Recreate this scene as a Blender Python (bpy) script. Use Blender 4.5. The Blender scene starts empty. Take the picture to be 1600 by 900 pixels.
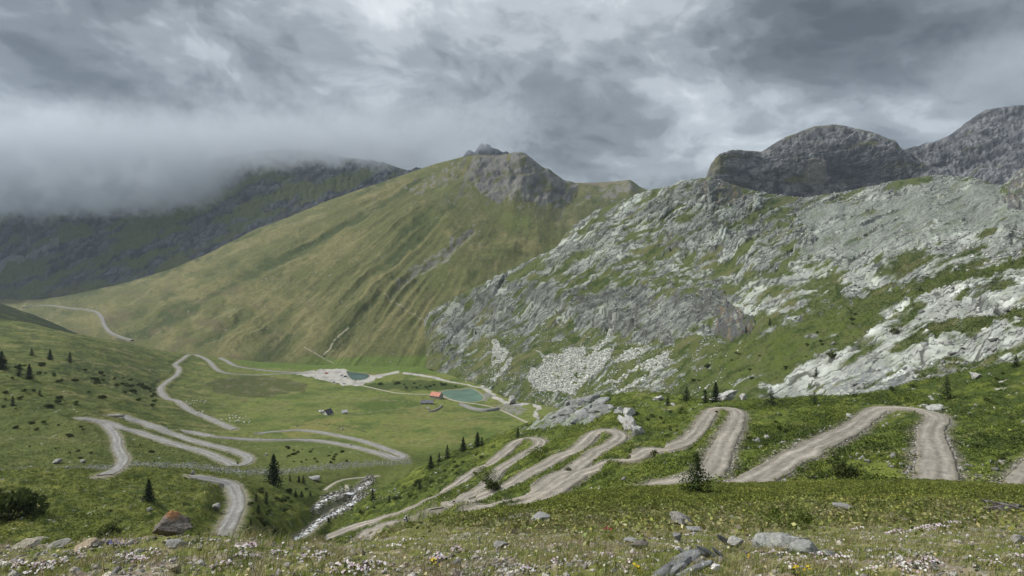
import bpy, math, random
import numpy as np
from mathutils import Vector, Matrix

# ------------------------------------------------------------------ camera
W, HGT, F, HOR = 1600.0, 900.0, 953.0, 380.0     # photo size, focal length in photo pixels, eye-level row
scene = bpy.context.scene
cam_data = bpy.data.cameras.new('camera')
cam = bpy.data.objects.new('camera', cam_data)
scene.collection.objects.link(cam)
cam.location = (0, 0, 0)
cam.rotation_euler = (math.radians(90), 0, 0)
cam_data.sensor_width = 36.0
cam_data.lens = 36.0 * F / W
cam_data.shift_y = -(450.0 - HOR) / W
cam_data.clip_start = 0.05
cam_data.clip_end = 60000.0
scene.camera = cam

# ------------------------------------------------------------------ exposure / render settings
scene.view_settings.view_transform = 'Standard'
scene.view_settings.look = 'None'
scene.view_settings.exposure = 1.65
scene.view_settings.gamma = 1.0
scene.view_settings.use_curve_mapping = False
scene.render.engine = 'CYCLES'
cy = scene.cycles
cy.use_denoising = True
cy.max_bounces = 6
cy.diffuse_bounces = 2
cy.glossy_bounces = 2
cy.transparent_max_bounces = 8
cy.volume_bounces = 4
cy.volume_step_rate = 1.0
cy.volume_max_steps = 256

# ------------------------------------------------------------------ sun and sky
SUN_EL, SUN_AZ = math.radians(42), math.radians(-80)   # azimuth measured from the viewing direction (+Y) towards +X
sun_data = bpy.data.lights.new('sun', 'SUN')
sun_data.energy = 1.5
sun_data.angle = math.radians(14)
sun_data.color = (1.0, 0.96, 0.9)
sun = bpy.data.objects.new('sun', sun_data)
scene.collection.objects.link(sun)
sdir = Vector((math.sin(SUN_AZ) * math.cos(SUN_EL), math.cos(SUN_AZ) * math.cos(SUN_EL), math.sin(SUN_EL)))
sun.rotation_euler = sdir.to_track_quat('Z', 'Y').to_euler()
sun.location = (0, 0, 500)

world = bpy.data.worlds.new('World')
scene.world = world
world.use_nodes = True
SKY_STRENGTH = 0.10


class NB:
    """small helper for wiring shader nodes"""
    def __init__(self, tree):
        self.t = tree
        tree.nodes.clear()

    def n(self, kind, **kw):
        nd = self.t.nodes.new(kind)
        for k, v in kw.items():
            setattr(nd, k, v)
        return nd

    def put(self, sock, v):
        if v is None:
            return
        if hasattr(v, 'is_output'):
            self.t.links.new(v, sock)
        else:
            sock.default_value = v

    def m(self, op, a, b=None, c=None, clamp=False):
        nd = self.n('ShaderNodeMath', operation=op, use_clamp=clamp)
        self.put(nd.inputs[0], a)
        self.put(nd.inputs[1], b)
        self.put(nd.inputs[2], c)
        return nd.outputs[0]

    def v(self, op, a, b=None):
        nd = self.n('ShaderNodeVectorMath', operation=op)
        self.put(nd.inputs[0], a)
        if op == 'SCALE':
            self.put(nd.inputs[3], b)
        else:
            self.put(nd.inputs[1], b)
        return nd.outputs[1] if op in ('LENGTH', 'DISTANCE', 'DOT_PRODUCT') else nd.outputs[0]

    def noise(self, vec, scale, detail=4, rough=0.55, dist=0.0, lac=2.0):
        nd = self.n('ShaderNodeTexNoise')
        self.put(nd.inputs['Vector'], vec)
        self.put(nd.inputs['Scale'], scale)
        nd.inputs['Detail'].default_value = detail
        nd.inputs['Roughness'].default_value = rough
        nd.inputs['Lacunarity'].default_value = lac
        nd.inputs['Distortion'].default_value = dist
        return nd.outputs[0]

    def ramp(self, fac, stops, interp='LINEAR'):
        nd = self.n('ShaderNodeValToRGB')
        nd.color_ramp.interpolation = interp
        el = nd.color_ramp.elements
        while len(el) > 1:
            el.remove(el[-1])
        for i, (p, c) in enumerate(stops):
            e = el[0] if i == 0 else el.new(p)
            e.position = p
            if not hasattr(c, '__len__'):
                c = (c, c, c)
            e.color = (c[0], c[1], c[2], 1)
        self.put(nd.inputs[0], fac)
        return nd.outputs[0]

    def mix(self, fac, a, b, mode='MIX'):
        nd = self.n('ShaderNodeMix', data_type='RGBA', blend_type=mode)
        self.put(nd.inputs['Factor'], fac)
        self.put(nd.inputs[6], a)
        self.put(nd.inputs[7], b)
        return nd.outputs[2]

    def maprange(self, v, a, b, c, d, smooth=False):
        nd = self.n('ShaderNodeMapRange', interpolation_type='SMOOTHSTEP' if smooth else 'LINEAR')
        self.put(nd.inputs[0], v)
        for i, x in enumerate((a, b, c, d)):
            nd.inputs[1 + i].default_value = x
        return nd.outputs[0]


def build_sky():
    b = NB(world.node_tree)
    tc = b.n('ShaderNodeTexCoord').outputs['Generated']
    dirn = b.v('NORMALIZE', tc)
    sep = b.n('ShaderNodeSeparateXYZ')
    b.put(sep.inputs[0], dirn)
    dx, dy, dz = sep.outputs
    sky = b.n('ShaderNodeTexSky', sky_type='NISHITA', sun_disc=False)
    sky.sun_elevation = SUN_EL
    sky.sun_rotation = SUN_AZ
    sky.altitude = 2200
    # cloud deck: directions projected on a flat layer overhead, so clouds shrink towards the horizon
    up = b.m('MAXIMUM', dz, -0.02)
    den = b.m('ADD', up, 0.42)
    comb = b.n('ShaderNodeCombineXYZ')
    b.put(comb.inputs[0], b.m('ADD', dx, b.m('MULTIPLY', dz, 0.35)))
    b.put(comb.inputs[1], dy)
    b.put(comb.inputs[2], b.m('MULTIPLY', dz, 1.75))
    p = comb.outputs[0]
    warp = b.n('ShaderNodeTexNoise')
    b.put(warp.inputs['Vector'], p)
    warp.inputs['Scale'].default_value = 4.0
    warp.inputs['Detail'].default_value = 3
    wv = b.v('SCALE', b.v('SUBTRACT', warp.outputs['Color'], (0.5, 0.5, 0.5)), 0.16)
    p2 = b.v('ADD', p, wv)
    big = b.noise(p2, 2.3, 3, 0.5)
    mid = b.noise(p2, 5.2, 7, 0.58, 0.25)
    fine = b.noise(p2, 15.0, 6, 0.6, 0.2)
    n = b.m('ADD', b.m('MULTIPLY', big, 0.38), b.m('ADD', b.m('MULTIPLY', mid, 0.60), b.m('MULTIPLY', fine, 0.20)))
    n = b.m('SUBTRACT', b.m('MULTIPLY', n, 1.28), 0.25)
    # broad light and dark banks of the deck, by compass direction and height
    yy = b.m('MAXIMUM', dy, 0.15)
    tx, tz = b.m('DIVIDE', dx, yy), b.m('DIVIDE', dz, yy)
    acc = n
    for (px, py, rx, ry, amp) in SKY_BANKS:
        ex = b.m('DIVIDE', b.m('SUBTRACT', tx, (px - 800) / F), rx / F)
        ez = b.m('DIVIDE', b.m('SUBTRACT', tz, (HOR - py) / F), ry / F)
        wob = b.m('MULTIPLY', b.m('SUBTRACT', mid, 0.5), 1.2)
        r2 = b.m('ADD', b.m('ADD', b.m('MULTIPLY', ex, ex), b.m('MULTIPLY', ez, ez)), wob)
        g = b.m('EXPONENT', b.m('MULTIPLY', b.m('MAXIMUM', r2, 0.0), -1.0))
        acc = b.m('ADD', acc, b.m('MULTIPLY', g, amp))
    col = b.ramp(acc, [(0.24, (0.023, 0.0255, 0.0285)), (0.36, (0.039, 0.0435, 0.048)), (0.46, (0.065, 0.072, 0.079)), (0.54, (0.100, 0.110, 0.119)),
                       (0.63, (0.155, 0.167, 0.178)), (0.74, (0.230, 0.241, 0.250)), (0.86, (0.30, 0.308, 0.314))], 'EASE')
    # an overcast sky is far brighter overhead than near the horizon
    zen = b.maprange(dz, 0.32, 0.85, 1.0, ZENITH, True)
    lp = b.v('SCALE', col, b.m('MULTIPLY', zen, 1.0 / SKY_STRENGTH))
    tot = b.v('ADD', b.v('SCALE', sky.outputs[0], 0.03), lp)
    bg = b.n('ShaderNodeBackground')
    b.put(bg.inputs[0], tot)
    bg.inputs[1].default_value = SKY_STRENGTH
    out = b.n('ShaderNodeOutputWorld')
    b.t.links.new(bg.outputs[0], out.inputs[0])


ZENITH = 2.5
SKY_BANKS = [  # px, py, radius x, radius y, amount
    (90, 40, 260, 110, -0.05), (110, 205, 60, 45, 0.10), (300, 190, 200, 90, -0.07), (280, 60, 160, 60, 0.03),
    (600, 60, 190, 80, 0.09), (420, 140, 80, 40, 0.06), (640, 150, 130, 50, 0.05), (1000, 30, 110, 60, 0.12), (800, 110, 120, 70, -0.05),
    (860, 60, 60, 60, 0.10), (1340, 55, 270, 75, -0.17), (1010, 185, 90, 45, -0.10), (1130, 150, 120, 50, 0.10),
    (1060, 235, 130, 50, 0.10), (1250, 160, 150, 40, 0.10), (1560, 120, 120, 40, -0.03), (920, 235, 80, 35, 0.0),
    (560, 220, 200, 45, -0.02), (100, 300, 260, 40, 0.0),
]
build_sky()

# ------------------------------------------------------------------ numpy noise
def _hash(xi, yi, seed):
    h = (xi.astype(np.int64) * 374761393 + yi.astype(np.int64) * 668265263 + seed * 1442695041) & 0xFFFFFFFF
    h = ((h ^ (h >> 13)) * 1274126177) & 0xFFFFFFFF
    h = ((h ^ (h >> 16)) * 2246822519) & 0xFFFFFFFF
    return (h ^ (h >> 15)) & 0xFFFFFFFF


def rnd2(xi, yi, seed):
    return _hash(xi, yi, seed) / 4294967296.0


def perlin(x, y, seed=0):
    x0 = np.floor(x); y0 = np.floor(y)
    fx = x - x0; fy = y - y0
    xi = x0.astype(np.int64); yi = y0.astype(np.int64)

    def g(ix, iy, dx, dy):
        a = rnd2(ix, iy, seed) * (2 * np.pi)
        return np.cos(a) * dx + np.sin(a) * dy
    u = fx * fx * fx * (fx * (fx * 6 - 15) + 10)
    v = fy * fy * fy * (fy * (fy * 6 - 15) + 10)
    a = g(xi, yi, fx, fy); b = g(xi + 1, yi, fx - 1, fy)
    c = g(xi, yi + 1, fx, fy - 1); d = g(xi + 1, yi + 1, fx - 1, fy - 1)
    return (a + u * (b - a) + v * ((c + u * (d - c)) - (a + u * (b - a)))) * 1.45


def fbm(x, y, octs=5, seed=0, gain=0.5, lac=2.03):
    s = 0.0; a = 1.0; t = 0.0
    for i in range(octs):
        s = s + a * perlin(x, y, seed + i * 17)
        t += a; a *= gain
        x = x * lac + 13.7; y = y * lac + 7.3
    return s / t * 1.25


def ridged(x, y, octs=4, seed=0, gain=0.5):
    s = 0.0; a = 1.0; t = 0.0
    for i in range(octs):
        s = s + a * (1 - np.abs(perlin(x, y, seed + i * 31)) * 1.6)
        t += a; a *= gain
        x = x * 2.07 + 3.1; y = y * 2.07 + 9.2
    return s / t


def worley(x, y, seed=0):
    x0 = np.floor(x).astype(np.int64); y0 = np.floor(y).astype(np.int64)
    best = np.full(x.shape, 9.0); sec = np.full(x.shape, 9.0); cid = np.zeros(x.shape)
    for i in (-1, 0, 1):
        for j in (-1, 0, 1):
            cx = x0 + i; cyy = y0 + j
            px = cx + rnd2(cx, cyy, seed); py = cyy + rnd2(cx, cyy, seed + 5)
            d = (px - x) ** 2 + (py - y) ** 2
            nb = d < best
            sec = np.where(nb, best, np.minimum(sec, d))
            cid = np.where(nb, rnd2(cx, cyy, seed + 9), cid)
            best = np.where(nb, d, best)
    return np.sqrt(best), np.sqrt(sec), cid


def sig(x):
    return 1 / (1 + np.exp(-np.clip(x, -40, 40)))


def smooth(a, b, x):
    t = np.clip((x - a) / (b - a), 0, 1)
    return t * t * (3 - 2 * t)


def lerp(a, b, t):
    return a + (b - a) * t


def mixc(c, col, m):
    return c * (1 - m[..., None]) + np.asarray(col) * m[..., None]


def inpoly(x, y, poly):
    poly = np.asarray(poly, float)
    r = np.zeros(x.shape, bool)
    n = len(poly)
    j = n - 1
    for i in range(n):
        xi, yi = poly[i]; xj, yj = poly[j]
        c = ((yi > y) != (yj > y)) & (x < (xj - xi) * (y - yi) / (yj - yi + 1e-12) + xi)
        r ^= c
        j = i
    return r.astype(float)


def polydist(x, y, pts):
    """distance to a polyline (same units as the points)"""
    best = np.full(np.shape(x), 1e9)
    for (ax, ay), (bx, by) in zip(pts[:-1], pts[1:]):
        vx, vy = bx - ax, by - ay
        t = np.clip(((x - ax) * vx + (y - ay) * vy) / (vx * vx + vy * vy + 1e-9), 0, 1)
        best = np.minimum(best, np.hypot(x - ax - t * vx, y - ay - t * vy))
    return best


def gsmooth(a, s):
    k = int(3 * s) + 1
    w = np.exp(-0.5 * (np.arange(-k, k + 1) / s) ** 2)
    w /= w.sum()
    return np.convolve(np.pad(a, k, mode='edge'), w, mode='valid')


# ------------------------------------------------------------------ object helpers
COL = scene.collection


def tag(o, label=None, cat=None, group=None, kind=None):
    if label: o['label'] = label
    if cat: o['category'] = cat
    if group: o['group'] = group
    if kind: o['kind'] = kind
    return o


def mesh_obj(name, verts, faces, mat=None, parent=None, smooth_shade=False, col=None):
    """verts (n,3); faces: int array (m,4)/(m,3) or a list of tuples"""
    me = bpy.data.meshes.new(name)
    verts = np.asarray(verts, np.float32)
    if isinstance(faces, np.ndarray):
        k = faces.shape[1]
        me.vertices.add(len(verts)); me.vertices.foreach_set('co', verts.ravel())
        me.loops.add(faces.size); me.loops.foreach_set('vertex_index', faces.ravel().astype(np.int32))
        me.polygons.add(len(faces))
        me.polygons.foreach_set('loop_start', (np.arange(len(faces)) * k).astype(np.int32))
        me.update(calc_edges=True)
    else:
        me.from_pydata([tuple(v) for v in verts.tolist()], [], faces)
        me.update()
    me.validate()
    if smooth_shade:
        me.polygons.foreach_set('use_smooth', np.ones(len(me.polygons), bool))
    if col is not None:
        at = me.color_attributes.new('albedo', 'FLOAT_COLOR', 'POINT')
        c4 = np.ones((len(verts), 4), np.float32)
        c4[:, :3] = col
        at.data.foreach_set('color', c4.ravel())
    if mat is not None:
        me.materials.append(mat)
    o = bpy.data.objects.new(name, me)
    COL.objects.link(o)
    if parent is not None:
        o.parent = parent
    return o


def empty(name, loc=(0, 0, 0), rz=0.0):
    o = bpy.data.objects.new(name, None)
    o.empty_display_size = 0.3
    COL.objects.link(o)
    o.location = loc
    o.rotation_euler = (0, 0, rz)
    return o


def copy_tree(o, parent=None):
    c = o.copy()
    COL.objects.link(c)
    c.parent = parent
    for ch in list(o.children):
        copy_tree(ch, c)
    return c


# ------------------------------------------------------------------ materials
def earth_mat(name, scale, bump, dist, rough=0.95, contrast=0.35, scale2=None):
    """albedo attribute times procedural grain at two sizes, with bump"""
    m = bpy.data.materials.new(name)
    m.use_nodes = True
    b = NB(m.node_tree)
    at = b.n('ShaderNodeAttribute', attribute_name='albedo')
    pos = b.n('ShaderNodeNewGeometry').outputs['Position']
    n1 = b.noise(pos, scale, 5, 0.65)
    n2 = b.noise(pos, scale2 or scale * 0.22, 4, 0.6)
    k = b.m('ADD', b.m('MULTIPLY', b.m('SUBTRACT', n1, 0.5), contrast * 2.4),
            b.m('ADD', 1.0, b.m('MULTIPLY', b.m('SUBTRACT', n2, 0.5), contrast * 1.3)))
    k = b.m('MAXIMUM', k, 0.25)
    col = b.v('SCALE', at.outputs['Color'], k)
    bs = b.n('ShaderNodeBsdfPrincipled')
    b.put(bs.inputs['Base Color'], col)
    bs.inputs['Roughness'].default_value = rough
    bs.inputs['Specular IOR Level'].default_value = 0.12
    if bump > 0:
        bp = b.n('ShaderNodeBump')
        bp.inputs['Strength'].default_value = bump
        bp.inputs['Distance'].default_value = dist
        b.put(bp.inputs['Height'], n1)
        b.t.links.new(bp.outputs[0], bs.inputs['Normal'])
    out = b.n('ShaderNodeOutputMaterial')
    b.t.links.new(bs.outputs[0], out.inputs[0])
    return m


def plain_mat(name, color, rough=0.8, spec=0.2, var=0.25, scale=8.0, bump=0.0, bdist=0.02, metal=0.0, col2=None, coords='Object'):
    m = bpy.data.materials.new(name)
    m.use_nodes = True
    b = NB(m.node_tree)
    pos = b.n('ShaderNodeTexCoord').outputs[coords]
    n1 = b.noise(pos, scale, 5, 0.6)
    c2 = col2 or tuple(c * (1 - var) for c in color)
    c1 = color if col2 else tuple(min(1, c * (1 + var)) for c in color)
    col = b.ramp(n1, [(0.3, c2), (0.7, c1)])
    bs = b.n('ShaderNodeBsdfPrincipled')
    b.put(bs.inputs['Base Color'], col)
    bs.inputs['Roughness'].default_value = rough
    bs.inputs['Metallic'].default_value = metal
    bs.inputs['Specular IOR Level'].default_value = spec
    if bump > 0:
        bp = b.n('ShaderNodeBump')
        bp.inputs['Strength'].default_value = bump
        bp.inputs['Distance'].default_value = bdist
        b.put(bp.inputs['Height'], n1)
        b.t.links.new(bp.outputs[0], bs.inputs['Normal'])
    out = b.n('ShaderNodeOutputMaterial')
    b.t.links.new(bs.outputs[0], out.inputs[0])
    return m


class MB:
    """collects shapes into one mesh"""
    def __init__(self):
        self.v = []; self.f = []; self.c = []

    def add(self, v, f, col=None):
        o = len(self.v)
        self.v += [tuple(p) for p in v]
        self.f += [tuple(i + o for i in q) for q in f]
        self.c += [col or (0.5, 0.5, 0.5)] * len(v)

    def box(self, c, s, rz=0.0, ry=0.0, col=None, taper=1.0):
        hx, hy, hz = s[0] / 2, s[1] / 2, s[2] / 2
        R = Matrix.Rotation(rz, 3, 'Z') @ Matrix.Rotation(ry, 3, 'Y')
        v = []
        for z in (-hz, hz):
            k = taper if z > 0 else 1.0
            for x, y in ((-hx, -hy), (hx, -hy), (hx, hy), (-hx, hy)):
                v.append(tuple(R @ Vector((x * k, y * k, z)) + Vector(c)))
        self.add(v, [(3, 2, 1, 0), (4, 5, 6, 7), (0, 1, 5, 4), (1, 2, 6, 5), (2, 3, 7, 6), (3, 0, 4, 7)], col)

    def tube(self, pts, rad, n=8, col=None):
        pts = [Vector(p) for p in pts]
        if not hasattr(rad, '__len__'):
            rad = [rad] * len(pts)
        v = []; f = []
        for i, p in enumerate(pts):
            t = (pts[min(i + 1, len(pts) - 1)] - pts[max(i - 1, 0)]).normalized()
            a = t.cross(Vector((0, 0, 1)))
            if a.length < 1e-3: a = t.cross(Vector((0, 1, 0)))
            a.normalize(); bb = t.cross(a)
            for k in range(n):
                w = 2 * math.pi * k / n
                v.append(p + (a * math.cos(w) + bb * math.sin(w)) * rad[i])
        for i in range(len(pts) - 1):
            for k in range(n):
                f.append((i * n + k, i * n + (k + 1) % n, (i + 1) * n + (k + 1) % n, (i + 1) * n + k))
        f.append(tuple(range(n - 1, -1, -1))); f.append(tuple(range((len(pts) - 1) * n, len(pts) * n)))
        self.add(v, f, col)

    def prism(self, prof, y0, y1, col=None):
        """profile in x,z extruded along y"""
        n = len(prof)
        v = [(x, y0, z) for x, z in prof] + [(x, y1, z) for x, z in prof]
        f = [tuple(range(n)), tuple(range(2 * n - 1, n - 1, -1))]
        for i in range(n):
            j = (i + 1) % n
            f.append((i, i + n, j + n, j))
        self.add(v, f, col)

    def ball(self, c, r, s=(1, 1, 1), nu=10, nv=7, col=None):
        v = [(c[0], c[1], c[2] - r * s[2])]
        for j in range(1, nv):
            ph = -math.pi / 2 + math.pi * j / nv
            for i in range(nu):
                th = 2 * math.pi * i / nu
                v.append((c[0] + r * s[0] * math.cos(ph) * math.cos(th), c[1] + r * s[1] * math.cos(ph) * math.sin(th), c[2] + r * s[2] * math.sin(ph)))
        v.append((c[0], c[1], c[2] + r * s[2]))
        f = []
        for i in range(nu):
            f.append((0, 1 + (i + 1) % nu, 1 + i))
            f.append((len(v) - 1, 1 + (nv - 2) * nu + i, 1 + (nv - 2) * nu + (i + 1) % nu))
        for j in range(nv - 2):
            for i in range(nu):
                a = 1 + j * nu
                f.append((a + i, a + (i + 1) % nu, a + nu + (i + 1) % nu, a + nu + i))
        self.add(v, f, col)

    def build(self, name, mat, parent=None, smooth_shade=False, colors=False):
        o = mesh_obj(name, self.v, self.f, mat, parent, smooth_shade, np.array(self.c) if colors else None)
        return o


# ------------------------------------------------------------------ landforms
def pchip_rows(vals, tk):
    """vals (K, n) at integer k; tk row parameters -> (len(tk), n); monotone cubic"""
    K = vals.shape[0]
    d = np.diff(vals, axis=0)
    m = np.zeros_like(vals)
    for k in range(1, K - 1):
        a, b = d[k - 1], d[k]
        s = (a * b) > 0
        m[k] = np.where(s, 2 * a * b / np.where(s, a + b, 1), 0)
    m[0] = d[0]; m[-1] = d[-1]
    i = np.clip(np.floor(tk).astype(int), 0, K - 2)
    t = (tk - i)[:, None]
    h00 = 2 * t ** 3 - 3 * t ** 2 + 1; h10 = t ** 3 - 2 * t ** 2 + t
    h01 = -2 * t ** 3 + 3 * t ** 2; h11 = t ** 3 - t ** 2
    return h00 * vals[i] + h10 * m[i] + h01 * vals[i + 1] + h11 * m[i + 1]


class Landform:
    """A height field lofted through surveyed lines. Each line is a list of (px, py, distance):
    the point of the land that lies along that sight line at that distance in metres."""
    def __init__(self, lines, px0, px1, step=1.5, dens=0.8, dsm=40.0, psm=2.0, seed=0):
        self.px = np.arange(px0, px1 + step, step)
        n = len(self.px)
        PY, LD = [], []
        for ln in lines:
            a = np.array(ln, float)
            py = np.interp(self.px, a[:, 0], a[:, 1])
            ld = np.interp(self.px, a[:, 0], np.log(a[:, 2]))
            PY.append(gsmooth(py, psm / step)); LD.append(gsmooth(ld, dsm / step))
        PY = np.array(PY); LD = np.array(LD)
        for k in range(1, len(LD)):
            LD[k] = np.maximum(LD[k], LD[k - 1] + 0.004)
        tk = []
        for k in range(len(lines) - 1):
            nr = int(max(8, np.percentile(np.abs(PY[k + 1] - PY[k]), 90) * dens))
            tk += list(k + np.arange(nr) / nr)
        tk.append(len(lines) - 1)
        tk = np.array(tk)
        self.tk = tk
        self.Q = pchip_rows(PY, tk)
        self.D = np.exp(pchip_rows(LD, tk))
        self.D = np.maximum.accumulate(self.D + np.arange(len(tk))[:, None] * 1e-5, axis=0)
        self.P = np.broadcast_to(self.px[None, :], self.Q.shape).copy()
        self.X = (self.P - 800) / F * self.D
        self.Z = (HOR - self.Q) / F * self.D
        self.T = np.broadcast_to(tk[:, None], self.Q.shape)
        self.col = np.zeros(self.Q.shape + (3,))
        self.road = np.zeros(self.Q.shape)

    def raise_by(self, dz):
        self.Z = self.Z + dz

    def _col(self, arr, px):
        i = (px - self.px[0]) / (self.px[1] - self.px[0])
        i = min(max(i, 0), len(self.px) - 1.001)
        i0 = int(i); f = i - i0
        return arr[:, i0] * (1 - f) + arr[:, i0 + 1] * f

    def pick(self, px, py):
        """nearest point of this landform along the sight line of a photo position"""
        D = self._col(self.D, px); Z = self._col(self.Z, px)
        R = HOR - Z / D * F
        hit = np.where((R[:-1] > py) & (R[1:] <= py))[0]
        if len(hit) == 0:
            j = int(np.argmin(np.abs(R - py)))
            return np.array([(px - 800) / F * D[j], D[j], Z[j]])
        j = hit[0]
        f = (R[j] - py) / (R[j] - R[j + 1] + 1e-9)
        d = D[j] + (D[j + 1] - D[j]) * f; z = Z[j] + (Z[j + 1] - Z[j]) * f
        return np.array([(px - 800) / F * d, d, z])

    def height(self, x, y):
        px = x / y * F + 800
        D = self._col(self.D, px); Z = self._col(self.Z, px)
        return float(np.interp(y, D, Z))

    def build(self, name, mat, label):
        r, c = self.Q.shape
        v = np.stack([self.X, self.D, self.Z], -1).reshape(-1, 3)
        idx = np.arange(r * c).reshape(r, c)
        f = np.stack([idx[:-1, :-1], idx[:-1, 1:], idx[1:, 1:], idx[1:, :-1]], -1).reshape(-1, 4)
        o = mesh_obj(name, v, f, mat, None, True, self.col.reshape(-1, 3))
        tag(o, label, None, None, 'structure')
        return o


def catmull(pts, n=12):
    p = np.array([pts[0]] + list(pts) + [pts[-1]], float)
    out = []
    for i in range(1, len(p) - 2):
        for t in np.arange(n) / n:
            a, b, c, d = p[i - 1], p[i], p[i + 1], p[i + 2]
            out.append(0.5 * ((2 * b) + (c - a) * t + (2 * a - 5 * b + 4 * c - d) * t * t + (3 * b - a - 3 * c + d) * t ** 3))
    out.append(p[-2])
    return np.array(out)


def trace(land, pts, spacing, sm=2.0, zsm=None):
    """a traced line laid on a landform -> evenly spaced world points"""
    q = catmull(pts)
    w = np.array([land.pick(a, b) for a, b in q])
    dd = w[:, 1]
    s = np.concatenate([[0], np.cumsum(np.hypot(np.diff(w[:, 0]), np.diff(w[:, 1])))])
    n = max(4, int(s[-1] / spacing))
    ss = np.linspace(0, s[-1], n)
    x = gsmooth(np.interp(ss, s, w[:, 0]), sm); y = gsmooth(np.interp(ss, s, w[:, 1]), sm)
    z = np.array([land.height(a, b) for a, b in zip(x, y)])
    z = gsmooth(z, zsm or sm * 1.5)
    return np.stack([x, y, z], -1)


def ribbon(name, path, width, mat, land, lift=0.12, nc=9, seed=0, wvar=0.12, cut=True, sag=0.0, blend=1.6, colf=None):
    """road, path or stream bed: a crowned strip bedded into the land"""
    n = len(path)
    tx = np.gradient(path[:, 0]); ty = np.gradient(path[:, 1])
    L = np.hypot(tx, ty) + 1e-9
    nx, ny = -ty / L, tx / L
    ar = np.arange(n) * np.mean(L)
    wl = 1 + wvar * fbm(ar / (width * 1.5), ar * 0 + seed, 3, seed)
    wr = 1 + wvar * fbm(ar / (width * 1.5), ar * 0 + seed + 9, 3, seed + 3)
    us = np.linspace(-1, 1, nc)
    V = []; C = []
    for k, u in enumerate(us):
        h = width / 2 * (wl if u < 0 else wr) * u
        if k in (0, nc - 1):
            dz = -0.12 * width
            h = h * 1.06
        else:
            dz = lift - sag * (1 - u * u) + 0.02 * width * fbm(ar / width * 1.3, ar * 0 + u * 2.2, 2, seed + 40) * 0.5
        V.append(np.stack([path[:, 0] + nx * h, path[:, 1] + ny * h, path[:, 2] + dz], -1))
        C.append(colf(u, ar, n))
    V = np.array(V).transpose(1, 0, 2).reshape(-1, 3)
    C = np.array(C).transpose(1, 0, 2).reshape(-1, 3)
    idx = np.arange(n * nc).reshape(n, nc)
    f = np.stack([idx[:-1, :-1], idx[:-1, 1:], idx[1:, 1:], idx[1:, :-1]], -1).reshape(-1, 4)[:, ::-1].copy()
    if cut:
        bed(land, path, width, blend)
    o = mesh_obj(name, V, f, mat, None, True, C)
    return o


def bed(land, path, width, blend):
    """cut the land so that it lies just under the strip, with a bank on either side"""
    pad = width * (0.5 + blend)
    m = (land.X > path[:, 0].min() - pad) & (land.X < path[:, 0].max() + pad) & \
        (land.D > path[:, 1].min() - pad) & (land.D < path[:, 1].max() + pad)
    ii = np.where(m.ravel())[0]
    if len(ii) == 0:
        return
    x = land.X.ravel()[ii]; y = land.D.ravel()[ii]
    best = np.full(len(ii), 1e9); zz = np.zeros(len(ii))
    for k in range(len(path)):
        d = (x - path[k, 0]) ** 2 + (y - path[k, 1]) ** 2
        b = d < best
        best[b] = d[b]; zz[b] = path[k, 2]
    d = np.sqrt(best)
    w = 1 - smooth(width * 0.55, pad, d)
    z = land.Z.ravel()
    z[ii] = z[ii] * (1 - w) + (zz - 0.10) * w
    land.Z = z.reshape(land.Z.shape)
    cc = land.col.reshape(-1, 3)
    e = (1 - smooth(width * 0.5, width * 0.85, d + width * 0.30 * fbm(x / 1.7, y / 2.6, 3, 91))) * 0.85
    cc[ii] = cc[ii] * (1 - e[:, None]) + np.array((0.19, 0.172, 0.135)) * (1 + 0.3 * fbm(x / 0.9, y / 1.5, 3, 92))[:, None] * e[:, None]
    land.col = cc.reshape(land.col.shape)
    rd = land.road.ravel()
    rd[ii] = np.maximum(rd[ii], 1 - smooth(width * 0.42, width * 0.58, d))
    land.road = rd.reshape(land.road.shape)

# ------------------------------------------------------------------ palette (linear albedo)
MEADOW = np.array((0.126, 0.150, 0.038)); MEADOW_D = np.array((0.056, 0.072, 0.022)); DRY = np.array((0.175, 0.150, 0.062))
ALP = np.array((0.093, 0.097, 0.036)); ALP_D = np.array((0.048, 0.060, 0.020))
HEATH_D = np.array((0.028, 0.042, 0.010)); HEATH = np.array((0.078, 0.100, 0.018)); HEATH_L = np.array((0.135, 0.158, 0.032))
ROCK_L = np.array((0.288, 0.312, 0.270)); ROCK = np.array((0.148, 0.158, 0.143)); ROCK_D = np.array((0.062, 0.062, 0.064))
SCREE = np.array((0.222, 0.246, 0.212)); BROWN = np.array((0.13, 0.105, 0.078)); GRAVEL = np.array((0.25, 0.245, 0.23))
SOIL = np.array((0.12, 0.098, 0.072))


def C(base, shape):
    return np.broadcast_to(base, shape + (3,)).copy()


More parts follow.
